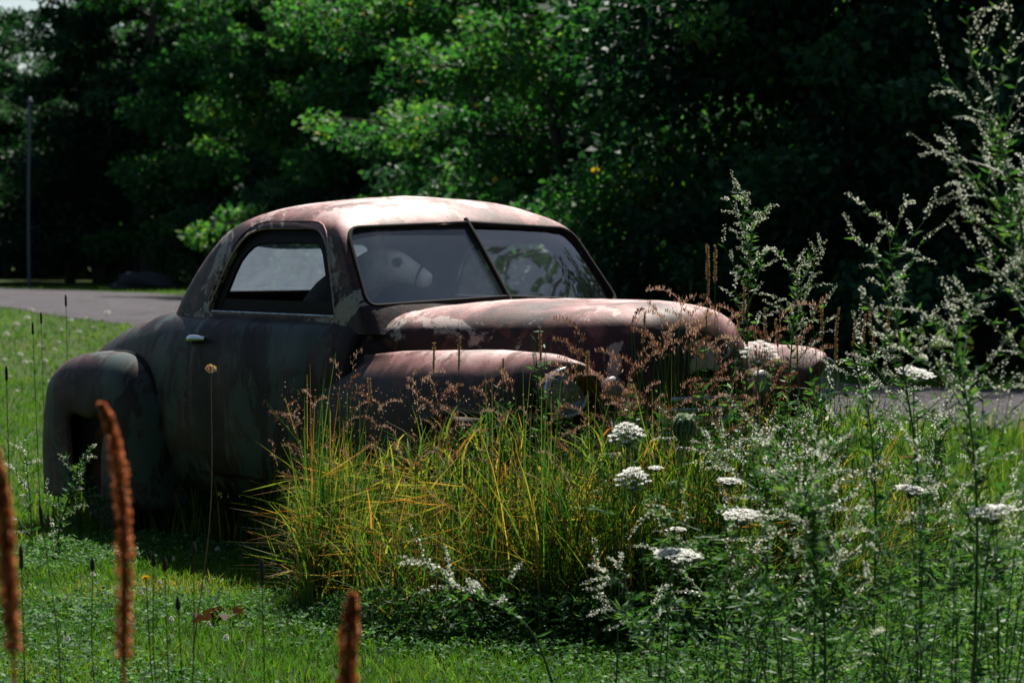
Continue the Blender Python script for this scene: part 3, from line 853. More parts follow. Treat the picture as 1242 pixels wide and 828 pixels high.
warm = np.clip(.34 - (px - 600) / 1600 + .45 * (patch(x, y, 4.0, 1.7) - .5), .1, .7)
A.add(*blades(np.stack([x, y, np.zeros(m)], 1), tall * rng.uniform(.45, 1.3, m), rng.uniform(.0014, .0046, m), rng.uniform(.0, .75, m) ** 1.6 * np.clip((px - 340) / 130, .25, 1), np.clip(warm + rng.normal(0, .30, m), 0, 1), 5, .9))
px, x, y = tall_field(5000)
m = len(px)
A.add(*blades(np.stack([x, y, np.zeros(m)], 1), rng.uniform(.08, .25, m), rng.uniform(.002, .005, m), rng.uniform(.3, 1.2, m), np.clip(rng.normal(.5, .25, m), 0, 1), 4))
px, x, y = tall_field(9000, 360, 1150, 2.0)
m = len(px)
A.add(*blades(np.stack([x, y, np.zeros(m)], 1), rng.uniform(.12, .62, m) * np.clip((px - 330) / 70, .4, 1), rng.uniform(.0007, .0017, m), rng.uniform(.1, .9, m) * np.clip((px - 340) / 130, .25, 1), np.clip(rng.normal(.44, .3, m), 0, 1), 5, .7))
px, x, y = tall_field(4200, 365, 1150, 1.7)                 # broad flat blades that flop over
m = len(px)
A.add(*blades(np.stack([x, y, np.zeros(m)], 1), rng.uniform(.2, .62, m), rng.uniform(.003, .0065, m), rng.uniform(.4, 1.5, m) * np.clip((px - 340) / 130, .25, 1), np.clip(rng.normal(.30, .22, m), 0, 1), 6, 1.3))
px, x, y = tall_field(24000, 362, 1150, 1.8)                # leaves springing from the stems at every height
m = len(px); env = (.30 + .45 * patch(x, y, 5.3, 1.1)) * np.clip((px - 335) / 60, .4, 1)
zz = rng.uniform(0, 1, m) ** .9 * env
A.add(*blades(np.stack([x, y, zz], 1), rng.uniform(.05, .20, m), rng.uniform(.0016, .0044, m), rng.uniform(.2, 1.5, m), np.clip(.36 - (px - 600) / 2200 + rng.normal(0, .30, m) + .25 * (patch(x, y, 7.7, 3.) - .5), 0, 1), 3, .6))
m = 2600; pxx = rng.uniform(350, 1000, m); D = clump_edge(pxx) + rng.uniform(0, 1.0, m); xx = (pxx - 621) / FPX * D      # broken and fallen stalks
d_ = rdir(m, .35); L_ = rng.uniform(.08, .32, m)
A.leaves(np.stack([xx, D, rng.uniform(.08, .55, m)], 1), d_, rdir(m), L_, rng.uniform(.0025, .006, m), np.clip(rng.normal(.75, .2, m), 0, 1), 0, .05)
px, x, y = tall_field(7000, 340, 1150, 1.5); m = len(px)       # husks and specks of seed
A.leaves(np.stack([x, y, rng.uniform(.12, .86, m)], 1), rdir(m), rdir(m), rng.uniform(.005, .013, m), rng.uniform(.003, .006, m), np.clip(rng.normal(.72, .18, m), 0, .95), 1)
tg = A.build('tall_grass', [MEADOW, SEED]); tag(tg, kind='stuff')
# rank grass along the far side of the car and along the drive edge
A = Arr()
px, D = rng.uniform(960, 1300, 2600), rng.uniform(12.5, 20.5, 2600)
x = (px - 621) / FPX * D
k = ~on_road(x, D); x, D = x[k], D[k]; m = len(x)
A.add(*blades(np.stack([x, D, np.zeros(m)], 1), rng.uniform(.10, .30, m), rng.uniform(.003, .006, m), rng.uniform(.1, .6, m), np.clip(rng.normal(.32, .18, m), 0, 1), 4))
u = rng.uniform(-3.9, .5, 5200); v = rng.uniform(-.78, 1.15, 5200)
X = .517 + u * math.cos(R(-51.82)) - v * math.sin(R(-51.82)); Y = 11.096 + u * math.sin(R(-51.82)) + v * math.cos(R(-51.82)); m = len(u)
hh = np.where(np.abs(v) < .78, .33, .42) * np.clip((u + 4.2) * 1.2, .3, 1)
A.add(*blades(np.stack([X, Y, np.zeros(m)], 1), hh * rng.uniform(.5, 1.2, m), rng.uniform(.003, .006, m), rng.uniform(.05, .6, m), np.clip(rng.normal(.4, .2, m), 0, 1), 4))
eg = A.build('verge_grass', MEADOW); tag(eg, kind='stuff')

# ---- single seeding grasses that stand out of the clump
def panicle(A, top, d, L, n, rnd0, droop):
    """loose drooping seed head"""
    t = rng.uniform(0, 1, n) ** .9
    path = np.array([top + d * (L * q) + np.array([droop * q * q * .5 * L * math.copysign(1, d[0]), 0, -droop * q * q * .6 * L]) for q in np.linspace(0, 1, 8)])
    A.tube(path, [.0010, .0005], 4, rnd0, 0)
    c = np.stack([np.interp(t, np.linspace(0, 1, 8), path[:, k]) for k in range(3)], 1)
    out = rdir(n, .6) * (L * .16 * (1 - .6 * t))[:, None] * rng.uniform(0, 1, n)[:, None]
    dirs = out + np.array([0, 0, .015]) + rdir(n) * .01 + d * .02
    A.leaves(c + out, dirs, rdir(n), rng.uniform(.008, .016, n), rng.uniform(.002, .0045, n), np.clip(rnd0 + rng.normal(0, .32, n), 0, 1), 0)

def seeding_grass(base, top, bend, L=.16, n=70, rnd0=.5, droop=.8):
    base, top = np.array(base, float), np.array(top, float)
    o = empty('seeding_grass_stalk', tuple(base))
    mid = (base + top) / 2 + np.array([bend * .3, 0, 0])
    path = cr([base - base, mid - base, top - base], 12)
    A = Arr(); A.tube(path, np.linspace(.0016, .0009, 12), 5, .35)
    A.leaves(path[[3, 5]], np.array([[bend + .3, 0, .8], [-bend - .3, .1, .9]]), rdir(2), .22, .006, .55)
    A.build('stem', MEADOW, o)
    A = Arr(); d = path[-1] - path[-3]; d = d / np.linalg.norm(d) + np.array([bend, 0, 0]); d /= np.linalg.norm(d)
    panicle(A, path[-1], d, L, n, rnd0, droop)
    A.build('seed_head', SEED, o)
    return o
GG = 'seeding grasses standing out of the tall clump'
protos = []
spots = []
for k in range(190):
    px = rng.uniform(322, 900); e = float(clump_edge(px)); D = e + rng.uniform(.02, 1.15)
    x = (px - 621) / FPX * D; u, v = car_xy(x, D)
    if -3.6 < u < .62 and abs(v) < .92: continue
    spots.append((px, D))
spots += [(rng.uniform(725, 960), rng.uniform(9.5, 10.6)) for _ in range(72)]
for k, (px, D) in enumerate(spots):
    if k < 9:
        hh = rng.uniform(.66, .95); b = rng.uniform(-.35, .35)
        o = seeding_grass((0, 0, 0), (b * .4, rng.uniform(-.05, .05), hh), b, rng.uniform(.11, .18), int(rng.uniform(40, 85)), rng.uniform(.2, 1.0), rng.uniform(.4, 1.3))
        protos.append(o)
    else:
        o = copy_tree(protos[k % 9])
    u, v = car_xy((px - 621) / FPX * D, D)
    o.location = ((px - 621) / FPX * D, D, 0); o.rotation_euler = (0, 0, rng.choice([0, math.pi]) + rng.uniform(-.6, .6))
    sc = rng.uniform(.62, 1.0) * (1.25 if 725 < px < 960 else 1) * (.85 if px < 400 else 1); o.scale = (sc, sc, sc)
    tag(o, 'thin seeding grass with a reddish drooping head standing in the tall clump before the coupe', 'grass stalk', GG, 'thing')

# ---- timothy: upright cylindrical spikes beyond the nose of the car
TIM = leaf_mat('timothy_spike', [(0, (.24, .13, .09)), (1, (.48, .31, .22))], .2, .8)
def timothy(hh, L):
    o = empty('timothy_stalk')
    A = Arr(); A.tube([(0, 0, 0), (.01, 0, hh * .5), (.0, 0, hh)], [.0016, .0012], 5, .4, n=8)
    A.build('stem', MEADOW, o)
    A = Arr(); A.tube([(0, 0, hh), (0, 0, hh + L * .1), (0, 0, hh + L * .9), (0, 0, hh + L)], [.0014, .0036, .0033, .0008], 7, .4, n=10)
    n = 90; t = rng.uniform(.03, 1, n); an = rng.uniform(0, 6.28, n); dd = np.stack([np.cos(an), np.sin(an), np.full(n, .5)], 1)
    A.leaves(np.stack([(.0034 * np.cos(an)), (.0034 * np.sin(an)), hh + t * L], 1), dd, rdir(n), .006, .003, rng.uniform(0, 1, n))
    A.build('spike', TIM, o)
    return o
tp = [timothy(.78, .085), timothy(.86, .11), timothy(.70, .07)]
tim_px = [(519, 417, 9.9), (549, 408, 9.7), (476, 452, 9.8), (612, 436, 10.0), (668, 395, 9.8), (708, 420, 9.8), (756, 380, 9.7), (845, 320, 9.6), (857, 290, 9.6), (866, 300, 9.7),
          (985, 370, 10.4), (1000, 382, 10.4), (1012, 368, 10.6), (1024, 378, 10.6), (1037, 366, 10.8), (965, 388, 10.3), (952, 372, 10.3), (1046, 395, 10.9), (1005, 412, 10.5), (976, 405, 10.4), (1062, 372, 11), (893, 350, 9.7), (938, 395, 10.1)]
for k, (px, py, D) in enumerate(tim_px):
    o = tp[k] if k < 3 else copy_tree(tp[k % 3])
    q = P(px, py, D); o.location = (q.x, q.y, 0)
    sc = max(.3, q.z / (.86, .97, .78)[k % 3]); o.scale = (1, 1, sc); o.rotation_euler = (rng.normal(0, .05), rng.normal(0, .06), rng.uniform(0, 6))
    tag(o, 'timothy grass with a small upright brown spike standing at the nose of the coupe', 'grass stalk', 'timothy grasses round the nose of the coupe', 'thing')

# =================================================================== FLOWERING PLANTS
WHITE = leaf_mat('white_floret', [(0, (.52, .52, .46)), (1, (.80, .80, .76))], .25, .7, (1, 1, 1))
CREAM = leaf_mat('cream_floret', [(0, (.36, .42, .24)), (.4, (.64, .67, .50)), (1, (.82, .83, .72))], .25, .7, (1, 1, 1))
HERB = leaf_mat('herb_leaf', [(0, (.016, .056, .020)), (.5, (.042, .125, .040)), (1, (.11, .20, .07))], .42, .55, spec=.2)
STEM = leaf_mat('herb_stem', [(0, (.03, .05, .02)), (.5, (.06, .10, .04)), (1, (.20, .22, .12))], .0, .5)
DARKSTEM = leaf_mat('dark_dry_stem', [(0, (.012, .010, .010)), (1, (.06, .04, .03))], .0, .7)
DOCK = leaf_mat('dry_dock_seed', [(0, (.12, .034, .013)), (.5, (.50, .17, .060)), (1, (.80, .42, .22))], .35, .7, (1.1, .8, .6))

CUP = leaf_mat('green_umbel_rays', [(0, (.04, .10, .04)), (1, (.20, .30, .14))], .3, .6)
def wild_carrot(px, py, D, r, label, tilt=(0, 0), closed=False, lean=(.06, .0), flat=.38):
    head = np.array(P(px, py, D))
    base = np.array([head[0] - lean[0], head[1] - lean[1], 0.])
    o = empty('wild_carrot', tuple(base)); tag(o, label, 'flower', 'white umbel flowers among the tall grass')
    h = head - base
    A = Arr(); path = cr([(0, 0, 0), (h[0] * .35, h[1] * .3, h[2] * .5), (h[0] * .8, h[1], h[2] * .86), (h[0], h[1], h[2] - r * .85)], 18)
    A.tube(path, np.linspace(.0028, .0018, 18), 6, .45); A.build('stem', STEM, o)
    # umbel
    ax = Vector((tilt[0], tilt[1], 1)).normalized(); u = ax.orthogonal().normalized(); v = ax.cross(u)
    fl = Arr(); ry = Arr()
    n = 34
    root = Vector(path[-1])
    for k in range(n):
        rad = math.sqrt((k + .5) / n); th = k * 2.39996
        if closed:
            c = root + ax * r * (1.5 - .7 * (rad - .6) ** 2 - .1 * rad) + (u * math.cos(th) + v * math.sin(th)) * r * rad * .8
        else:
            c = root + ax * (r * (.55 + flat * (1 - rad * rad))) + (u * math.cos(th) + v * math.sin(th)) * r * rad
        c = c + Vector(rng.normal(0, r * .03, 3))
        md = (root + c) / 2 + (u * math.cos(th) + v * math.sin(th)) * r * rad * .12
        ry.tube([tuple(root), tuple(md), tuple(c)], [.0011, .0007], 4, .4, n=5)
        q = 30; rr = r * .155
        dsk = rng.normal(0, 1, (q, 2)); dsk /= np.maximum(1, np.linalg.norm(dsk, axis=1))[:, None]
        pos = np.array(c) + (dsk[:, :1] * np.array(u) + dsk[:, 1:] * np.array(v)) * rr + np.array(ax) * (rng.uniform(0, 1, q) * r * .06)[:, None]
        L = rng.uniform(.0050, .0085, q)
        dd = rdir(q, .25)
        fl.leaves(pos - dd * L[:, None] * .5, dd, np.cross(dd, np.array(ax)) + rdir(q) * .3, L, L * .9, rng.uniform(0, 1, q), 0, .05)
    if closed:                                         # rays folded up into a green egg-shaped nest
        fl = Arr(); axn = np.array(ax); un, vn = np.array(u), np.array(v); r0 = np.array(root)
        for k in range(150):
            th = k * 2.39996; w_ = .55 + .45 * ((k % 5) / 4)
            pts_ = [r0 + axn * r * h_ + (un * math.cos(th + h_ * .3) + vn * math.sin(th + h_ * .3)) * r * rr_ * w_ for h_, rr_ in ((0, .03), (.35, .55), (.9, .78), (1.45, .70), (1.85, .42), (1.98, .22))]
            fl.tube(np.array(pts_) + rng.normal(0, r * .02, (6, 3)), [.0012, .0020, .0022, .0016], 4, float(rng.uniform(.2, 1)), 0, n=8)
        for k in range(60):
            th = rng.uniform(0, 6.28); pz = r0 + axn * r * rng.uniform(1.5, 2.0) + (un * math.cos(th) + vn * math.sin(th)) * r * rng.uniform(.3, .7)
            fl.leaves(pz[None], rdir(1), rdir(1), .007, .006, float(rng.uniform(.3, 1)), 1)
    hd = fl.build('flower_head', WHITE if not closed else [CUP, CREAM], o)
    ry.build('rays', STEM, hd)
    # bracts under the head and feathery stem leaves
    lf = Arr(); nb = 9
    an = np.linspace(0, 6.28, nb, endpoint=False)
    lf.leaves(np.repeat([path[-1]], nb, 0), np.stack([np.cos(an), np.sin(an), np.full(nb, .3 if not closed else 1.2)], 1), rdir(nb), r * .6, .002, .6)
    for i in (4, 8, 11):
        d0 = rdir(1, .3)[0]; c0 = path[i]
        for t in np.linspace(.15, 1, 9):
            p0 = c0 + d0 * .16 * t + np.array([0, 0, .06 * t - .07 * t * t])
            sd = np.cross(d0, [0, 0, 1])
            dirs = np.array([sd + d0 * .6, -sd + d0 * .6, sd * .6 + d0, -sd * .6 + d0]) + rng.normal(0, .25, (4, 3))
            lf.leaves(np.repeat([p0], 4, 0), dirs, rdir(4), .045 * (1.1 - .7 * t), .004, rng.uniform(0, 1, 4))
    lf.build('leaves', HERB, o)
    return o
wc = [
    (762, 526, 8.3, .056, 'broad domed white umbel just below the front bumper, above another white dome'),
    (768, 580, 8.0, .053, 'white domed umbel directly beneath the other dome under the bumper'),
    (920, 428, 8.8, .062, 'large white umbel in front of the far front fender'),
    (1108, 448, 8.0, .058, 'shaggy white umbel before the drive amid cream flower sprays'),
    (900, 620, 7.4, .053, 'flat tilted white umbel right of the lowest domed flower'),
    (820, 667, 7.3, .066, 'wide flat white umbel, lowest of the white umbels'),
    (1205, 614, 6.8, .062, 'flat beige-white umbel near the right edge of the picture'),
    (1104, 590, 7.6, .045, 'small white umbel below the single orange leaf'),
    (884, 581, 8.2, .038, 'small white umbel between the green cup bud and the flat tilted umbel'),
    (822, 641, 7.9, .022, 'tiny white umbel just above the widest flat umbel'),
    (795, 567, 8.6, .022, 'tiny pinkish-white umbel touching the shoulder of a domed flower'),
]
for k, (px, py, D, r, lab) in enumerate(wc):
    wild_carrot(px, py - 2, D, r, lab, (rng.normal(0, .12), -.12 - .1 * (r > .05) * (k in (0, 1, 2, 3))), False, (rng.uniform(-.1, .12), rng.uniform(-.05, .05)), .85 if k in (0, 1, 2) else .2)
wild_carrot(830, 522, 7.5, .042, 'closed green cup-shaped umbel beside the front bumper', (0, 0), True)

def raceme(A, p0, d, L, sag, n, rnd, side):
    """arching spray with small florets crowded along it; returns nothing"""
    ts = np.linspace(0, 1, 9)
    d = d / np.linalg.norm(d)
    path = np.array([p0 + d * L * q + np.array([0, 0, -sag * L * q * q]) for q in ts])
    A.tube(path, [.0013, .0005], 4, .6, 1)
    t = np.clip(np.linspace(.14, 1, n) + rng.normal(0, .006, n), .1, 1)
    c = np.stack([np.interp(t, ts, path[:, k]) for k in range(3)], 1)
    out = rdir(n, .8) + np.array(side) * .6
    c = c + out / np.linalg.norm(out, axis=1)[:, None] * .0022
    L2 = rng.uniform(.0050, .0086, n) * (1.15 - .5 * t)
    A.leaves(c + out * .002, out, rdir(n), L2, L2 * .95, np.clip(rnd + rng.normal(0, .25, n), 0, 1), 0, .1)

def sweet_clover(name_label, path, nb, spread, rl, rnd=.6, leaf_n=160, first=.28, bias=(0, 0, 0), fl_n=38, cat='wildflower'):
    """tall branching weed: stem, side branches that end in floret sprays, small leaves"""
    path = np.array([tuple(p) for p in path], float)
    o = empty('white_sweet_clover', tuple(path[0])); tag(o, name_label, cat, 'cream-flowered weeds at the front of the scene')
    path = cr(path - path[0], 26)
    st = Arr(); st.tube(path, np.linspace(.0050, .0014, 26), 6, .35)
    fl = Arr(); lf = Arr(); bias = np.array(bias)
    H = len(path) - 1
    for k in range(nb):
        t = first + (1 - first) * (k + rng.uniform(0, .8)) / nb
        i = min(H - 1, int(t * H)); p0 = path[i] + (path[i + 1] - path[i]) * (t * H - i)
        az = k * 2.4 + rng.normal(0, .5)
        d = np.array([math.cos(az), math.sin(az) * .8, rng.uniform(.35, 1.1)]) + bias
        d /= np.linalg.norm(d)
        L = spread * (1.15 - .75 * t) * rng.uniform(.6, 1.25)
        bp = np.array([p0 + d * L * q + np.array([0, 0, .12 * L * q * q]) for q in np.linspace(0, 1, 6)])
        st.tube(bp, [.0022, .0009], 5, .45)
        for q in np.linspace(.3, 1, max(2, int(2 + L * 10))):
            c = np.array([np.interp(q, np.linspace(0, 1, 6), bp[:, z]) for z in range(3)])
            dd = d + rdir(1, .7)[0] * .95 + np.array([0, 0, .25])
            raceme(fl, c, dd, rl * rng.uniform(.55, 1.25), rng.uniform(-.15, .55), int(fl_n * rng.uniform(.6, 1.2)), rnd, (0, 0, -.3))
        n = int(leaf_n / nb); tt = rng.uniform(.05, 1, n)
        c = np.stack([np.interp(tt, np.linspace(0, 1, 6), bp[:, z]) for z in range(3)], 1)
        lf.leaves(c, rdir(n, .5) + d * .7, rdir(n), rng.uniform(.018, .042, n), rng.uniform(.005, .011, n), rng.uniform(0, 1, n))
    n = leaf_n; tt = rng.uniform(.03, .9, n) * H; i = tt.astype(int); c = path[i] + (path[np.minimum(i + 1, H)] - path[i]) * (tt - i)[:, None]
    lf.leaves(c, rdir(n, .4) + np.array([0, 0, .35]), rdir(n), rng.uniform(.025, .06, n), rng.uniform(.006, .014, n), rng.uniform(0, 1, n))
    st.build('stem', STEM, o); lf.build('leaves', HERB, o); fl.build('flower_sprays', [CREAM, STEM], o)
    return o
def pp(*q): return [P(px, py, D) for px, py, D in q]
def gp(px, D): return G(px, D)
# (label, ground column, depth, waypoints, branches, spread, spray length ...)
sweet_clover('tallest cream-flowered weed, reaching highest against the dark trees', [gp(1262, 6.6)] + pp((1262, 500, 6.6), (1235, 260, 6.6), (1172, 60, 6.6)), 13, .34, .17, .5, 130, .42, (-.3, 0, .15), 30)
sweet_clover('leafy cream-flowered weed leaning in from the right edge below the tallest one', [gp(1290, 6.9)] + pp((1280, 520, 6.9), (1240, 330, 6.9), (1200, 205, 6.9)), 17, .36, .15, .6, 190, .35, (-.4, 0, .1), 32)
sweet_clover('slender cream-flowered weed in front of the drive, next to the shaggy umbel', [gp(1120, 7.7)] + pp((1115, 600, 7.7), (1092, 420, 7.7), (1075, 255, 7.7)), 13, .28, .10, .55, 120, .45, (0, 0, .2))
sweet_clover('bushy cream-flowered weed crowding the lower right corner', [gp(1180, 6.9)] + pp((1185, 650, 6.9), (1175, 500, 6.9), (1150, 390, 6.9)), 15, .36, .16, .7, 220, .3, (-.1, 0, .1))
sweet_clover('cream-flowered weed rising just behind the nose of the hood', [gp(905, 10.2)] + pp((905, 500, 10.2), (908, 350, 10.2), (914, 250, 10.2)), 13, .26, .10, .4, 150, .5, (0, 0, .5))
sweet_clover('shorter cream-flowered weed right of the hood nose, over the far fender', [gp(958, 10.4)] + pp((955, 520, 10.4), (962, 400, 10.4), (972, 318, 10.4)), 11, .26, .09, .4, 120, .5, (.1, 0, .4))
sweet_clover('sprawling cream-flowered weed in the middle of the foreground flowers', [gp(985, 7.6)] + pp((990, 700, 7.6), (985, 630, 7.6), (965, 550, 7.6)), 10, .38, .17, .85, 200, .3, (-.25, 0, -.05), 44)
sweet_clover('low cream-flowered weed below the far headlamp', [gp(930, 8.4)] + pp((930, 620, 8.4), (920, 590, 8.4), (905, 545, 8.4)), 8, .32, .17, .85, 150, .3, (-.2, 0, -.05), 44)
sweet_clover('cream-flowered weed between the shaggy umbel and the drive edge', [gp(1060, 8.4)] + pp((1062, 640, 8.4), (1058, 540, 8.4), (1045, 440, 8.4)), 9, .32, .15, .75, 150, .35, (0, 0, .1))
sweet_clover('dark stemmed cream-flowered weed rising from the bottom edge among leaves', [gp(1000, 6.9)] + pp((1000, 760, 6.9), (985, 660, 6.9), (975, 590, 6.9)), 14, .26, .08, .55, 260, .2, (0, 0, .2))
sweet_clover('small cream-flowered weed at the right of the widest flat umbel', [gp(880, 7.7)] + pp((880, 760, 7.7), (870, 700, 7.7), (850, 640, 7.7)), 7, .28, .13, .7, 120, .3, (-.2, 0, 0))
sweet_clover('pale fallen flower spray lying across the shaded edge of the clump', [gp(690, 7.6)] + pp((650, 775, 7.6), (600, 732, 7.6), (530, 700, 7.6)), 5, .14, .16, .9, 40, .55, (-.9, 0, -.05), 60)
sweet_clover('short cream-flowered weed drooping beside the shaded clump edge', [gp(790, 7.8)] + pp((785, 790, 7.8), (770, 740, 7.8), (740, 690, 7.8)), 6, .16, .12, .8, 60, .4, (-.6, 0, -.05), 44)
sweet_clover('cream-flowered weed low in the right corner under the beige umbel', [gp(1215, 7.4)] + pp((1210, 740, 7.4), (1205, 680, 7.4), (1180, 610, 7.4)), 14, .28, .09, .5, 200, .25, (0, 0, .1))
sweet_clover('airy cream-flowered weed at the drive edge with an orange leaf by it', [gp(1120, 8.9)] + pp((1120, 640, 8.9), (1135, 560, 8.9), (1150, 480, 8.9)), 9, .30, .14, .7, 140, .3, (.1, 0, 0))
sweet_clover('thin white-flowered weed at the left beside the rear fender', [gp(45, 12.2)] + pp((40, 660, 12.2), (36, 600, 12.2), (30, 545, 12.2)), 7, .16, .09, .8, 90, .3, (0, 0, .3), 40)
sweet_clover('green budding weed right against the rear fender, left of the red spike', [gp(70, 12.0)] + pp((72, 640, 12.0), (88, 590, 12.0), (105, 548, 12.0)), 6, .14, .09, .25, 120, .3, (0, 0, .3), 24)

# leafy low weeds filling the lower right
def leafy_weed(px, D, hpx, n, label, wide=.22):
    b = G(px, D); o = empty('leafy_weed', tuple(b)); tag(o, label, 'weed', 'leafy green weeds low in the foreground')
    h = P(px, hpx, D).z
    st, lf = Arr(), Arr()
    for k in range(7):
        dx, dy = rng.normal(0, wide * .95, 2)
        path = cr([(0, 0, 0), (dx * .5, dy * .5, h * .6), (dx, dy, h * rng.uniform(.75, 1.05))], 12)
        st.tube(path + np.sin(np.linspace(0, 5, 12) + k)[:, None] * np.array([.012, .01, 0]), np.linspace(.0024, .0009, 12), 5, .3)
        m = n // 7; t = rng.uniform(.1, 1, m) * 11; i = t.astype(int); c = path[i] + (path[np.minimum(i + 1, 11)] - path[i]) * (t - i)[:, None]
        lf.leaves(c, rdir(m, .5) + np.array([0, 0, .25]), rdir(m), rng.uniform(.018, .055, m), rng.uniform(.006, .014, m), rng.uniform(0, 1, m))
    st.build('stem', STEM, o); lf.build('leaves', HERB, o)
for px, D, hpx, n, lab in (
    (1120, 7.2, 560, 420, 'dark green leafy weed below the orange leaf on the right'),
    (1060, 7.0, 640, 380, 'leafy green weed between the bottom edge and the flower sprays'),
    (1215, 7.0, 470, 480, 'tall dark leafy weed standing at the right edge'),
    (900, 7.3, 700, 360, 'low leafy weed beneath the flat tilted umbel'),
    (960, 7.2, 650, 360, 'leafy weed beside the dark stemmed weed near the bottom edge'),
    (840, 7.6, 730, 300, 'low leafy weed under the widest flat umbel'),
    (1165, 6.7, 640, 360, 'leafy weed close to the lower right corner'),
    (92, 12.9, 560, 150, 'dark leafy weed growing up into the rear wheel arch'), (128, 12.7, 585, 130, 'small leafy weed against the rear tyre'),
    (955, 9.7, 455, 260, 'leafy weed hiding the far fender below its crown'),
    (1010, 10.0, 470, 240, 'leafy weed in front of the far headlamp'),
    (870, 9.6, 430, 240, 'leafy weed standing before the grille'), (915, 9.4, 440, 320, 'dense leafy weed under the large umbel by the far fender'), (985, 9.3, 436, 360, 'dense leafy weed standing right of the large umbel'), (780, 9.5, 470, 160, 'leafy weed before the bumper, above the two domed umbels'),
    (665, 10.0, 390, 130, 'slim leafy green weed standing up in front of the near headlamp'),
    (610, 10.0, 450, 90, 'slim leafy weed a little left of the near headlamp')):
    leafy_weed(px, D, hpx, n, lab, .07 if px < 700 else (.14 if D > 9 else .20))

# ---- dry russet dock spikes close to the lens
def dock(path_px, r, label, L0):
    pts = np.array([tuple(P(*q)) for q in path_px])
    base = np.array([pts[-1][0] + .02, pts[-1][1], 0.])
    o = empty('dock_stalk', tuple(base)); tag(o, label, 'dry stalk', 'dry russet dock stalks near the lens')
    pts = pts - base
    st = cr(np.vstack([pts, [[0, 0, 0]]]), 20)
    A = Arr(); A.tube(st, .0035, 6, .4); A.build('stem', DOCK, o)
    sp = cr(pts, 40); A = Arr()
    s = np.linspace(0, 1, 40)
    prof_ = r * (.18 + .82 * np.clip(s * 2.6, 0, 1) ** .8) * np.clip(1.6 - s * .75, 0, 1) * (1 + .09 * np.sin(s * 23 + r * 900) + .07 * np.sin(s * 51))
    A.tube(sp, prof_ * .45, 10, .1)
    n = 2300; t = rng.uniform(0, 1, n); t = t[np.sin(t * 37 + 1) + np.sin(t * 83) * .6 > rng.uniform(-2.0, -1.0, n)]; n = len(t); c = np.stack([np.interp(t, s, sp[:, k]) for k in range(3)], 1)
    th = rng.uniform(0, 6.28, n); rr = np.interp(t, s, prof_) * rng.uniform(.5, 1, n)
    c += np.stack([np.cos(th) * rr, np.sin(th) * rr, np.zeros(n)], 1)
    dd = np.stack([np.cos(th), np.sin(th), np.full(n, .5)], 1) + rdir(n) * .5
    lump = .5 + .25 * np.sin(t * 60 + th * 2) + .25 * np.sin(t * 23 + th)
    A.leaves(c, dd, rdir(n), .0058, .0056, np.clip(lump * .7 + rng.normal(.1, .2, n), 0, 1), 0, .3)
    A.build('seed_spike', DOCK, o)
dock([(123, 490, 4.2), (132, 512, 4.2), (143, 565, 4.2), (150, 640, 4.2), (151, 720, 4.2), (150, 800, 4.2)], .0120, 'tall dry russet spike standing before the rear fender', 0)
dock([(-6, 545, 3.6), (4, 610, 3.6), (9, 690, 3.6), (16, 790, 3.6)], .0105, 'dry russet spike cut by the left edge of the picture', 0)
dock([(428, 720, 3.9), (424, 760, 3.9), (421, 830, 3.9), (418, 900, 3.9)], .0125, 'short dry russet spike rising from the bottom edge under the coupe door', 0)

# ---- thin dark stems with bud heads, and other single stalks
def stalk(px0, D, px1, py1, label, head='bud', bend=0.0, name='plantain_stalk', mat=None, leaves=0, group='thin dark stalks in the foreground lawn'):
    b = G(px0, D); t = P(px1, py1, D); o = empty(name, tuple(b)); tag(o, label, 'stalk', group)
    h = np.array(t - b)
    path = cr([(0, 0, 0), (h[0] * .5 + bend, 0, h[2] * .5), tuple(h)], 16)
    A = Arr(); A.tube(path, np.linspace(.0022, .0014, 16), 5, .5); A.build('stem', mat or DARKSTEM, o)
    d = path[-1] - path[-2]; d /= np.linalg.norm(d)
    if head == 'bud':
        A = Arr(); A.tube([path[-1] - d * .006, path[-1] + d * .004, path[-1] + d * .02, path[-1] + d * .036], [.002, .0075, .006, .001], 8, .2, n=10); A.build('bud', DARKSTEM, o)
    elif head == 'spike':
        A = Arr(); A.tube([path[-1], path[-1] + d * .01, path[-1] + d * .05, path[-1] + d * .065], [.002, .006, .0055, .001], 8, .35, n=10); A.build('spike', DARKSTEM, o)
    elif head == 'puff':
        A = Arr(); n = 120; q = rdir(n); A.leaves(np.array(path[-1]) + q * .008 * np.array([1.2, 1.2, .8]), q, rdir(n), .012, .007, rng.uniform(.2, 1, n)); A.build('flower_head', SEED2, o)
    elif head == 'yellow':
        A = Arr(); n = 60; q = rdir(n); q[:, 2] = np.abs(q[:, 2]); A.leaves(np.repeat([path[-1]], n, 0), q, rdir(n), .014, .005, rng.uniform(0, 1, n)); A.build('flower_head', YELLOW, o)
    if leaves:
        A = Arr(); tt = rng.uniform(1, 13, leaves).astype(int); A.leaves(path[tt], rdir(leaves, .5) + np.array([0, 0, .5]), rdir(leaves), .05, .012, rng.uniform(0, .5, leaves)); A.build('leaves', HERB, o)
SEED2 = leaf_mat('pinkish_dry_head', [(0, (.25, .13, .10)), (1, (.55, .38, .33))], .3, .8)
YELLOW = leaf_mat('yellow_petal', [(0, (.55, .30, .02)), (1, (.75, .50, .05))], .3, .5, (1, 1, .6))
stalk(232, 9.2, 256, 447, 'tall thin stem with a pinkish dry head in front of the coupe door', 'puff', .03, 'scabious_stalk', leaf_mat('brown_stem', [(0, (.12, .07, .05)), (1, (.25, .16, .12))], 0, .7))
stalk(216, 6.9, 200, 690, 'leftmost dark bud stalk of the bunch right of the tall russet spike', 'bud', -.01)
stalk(226, 6.9, 216, 738, 'short dark bud stalk inside the bunch right of the tall russet spike', 'bud', .0)
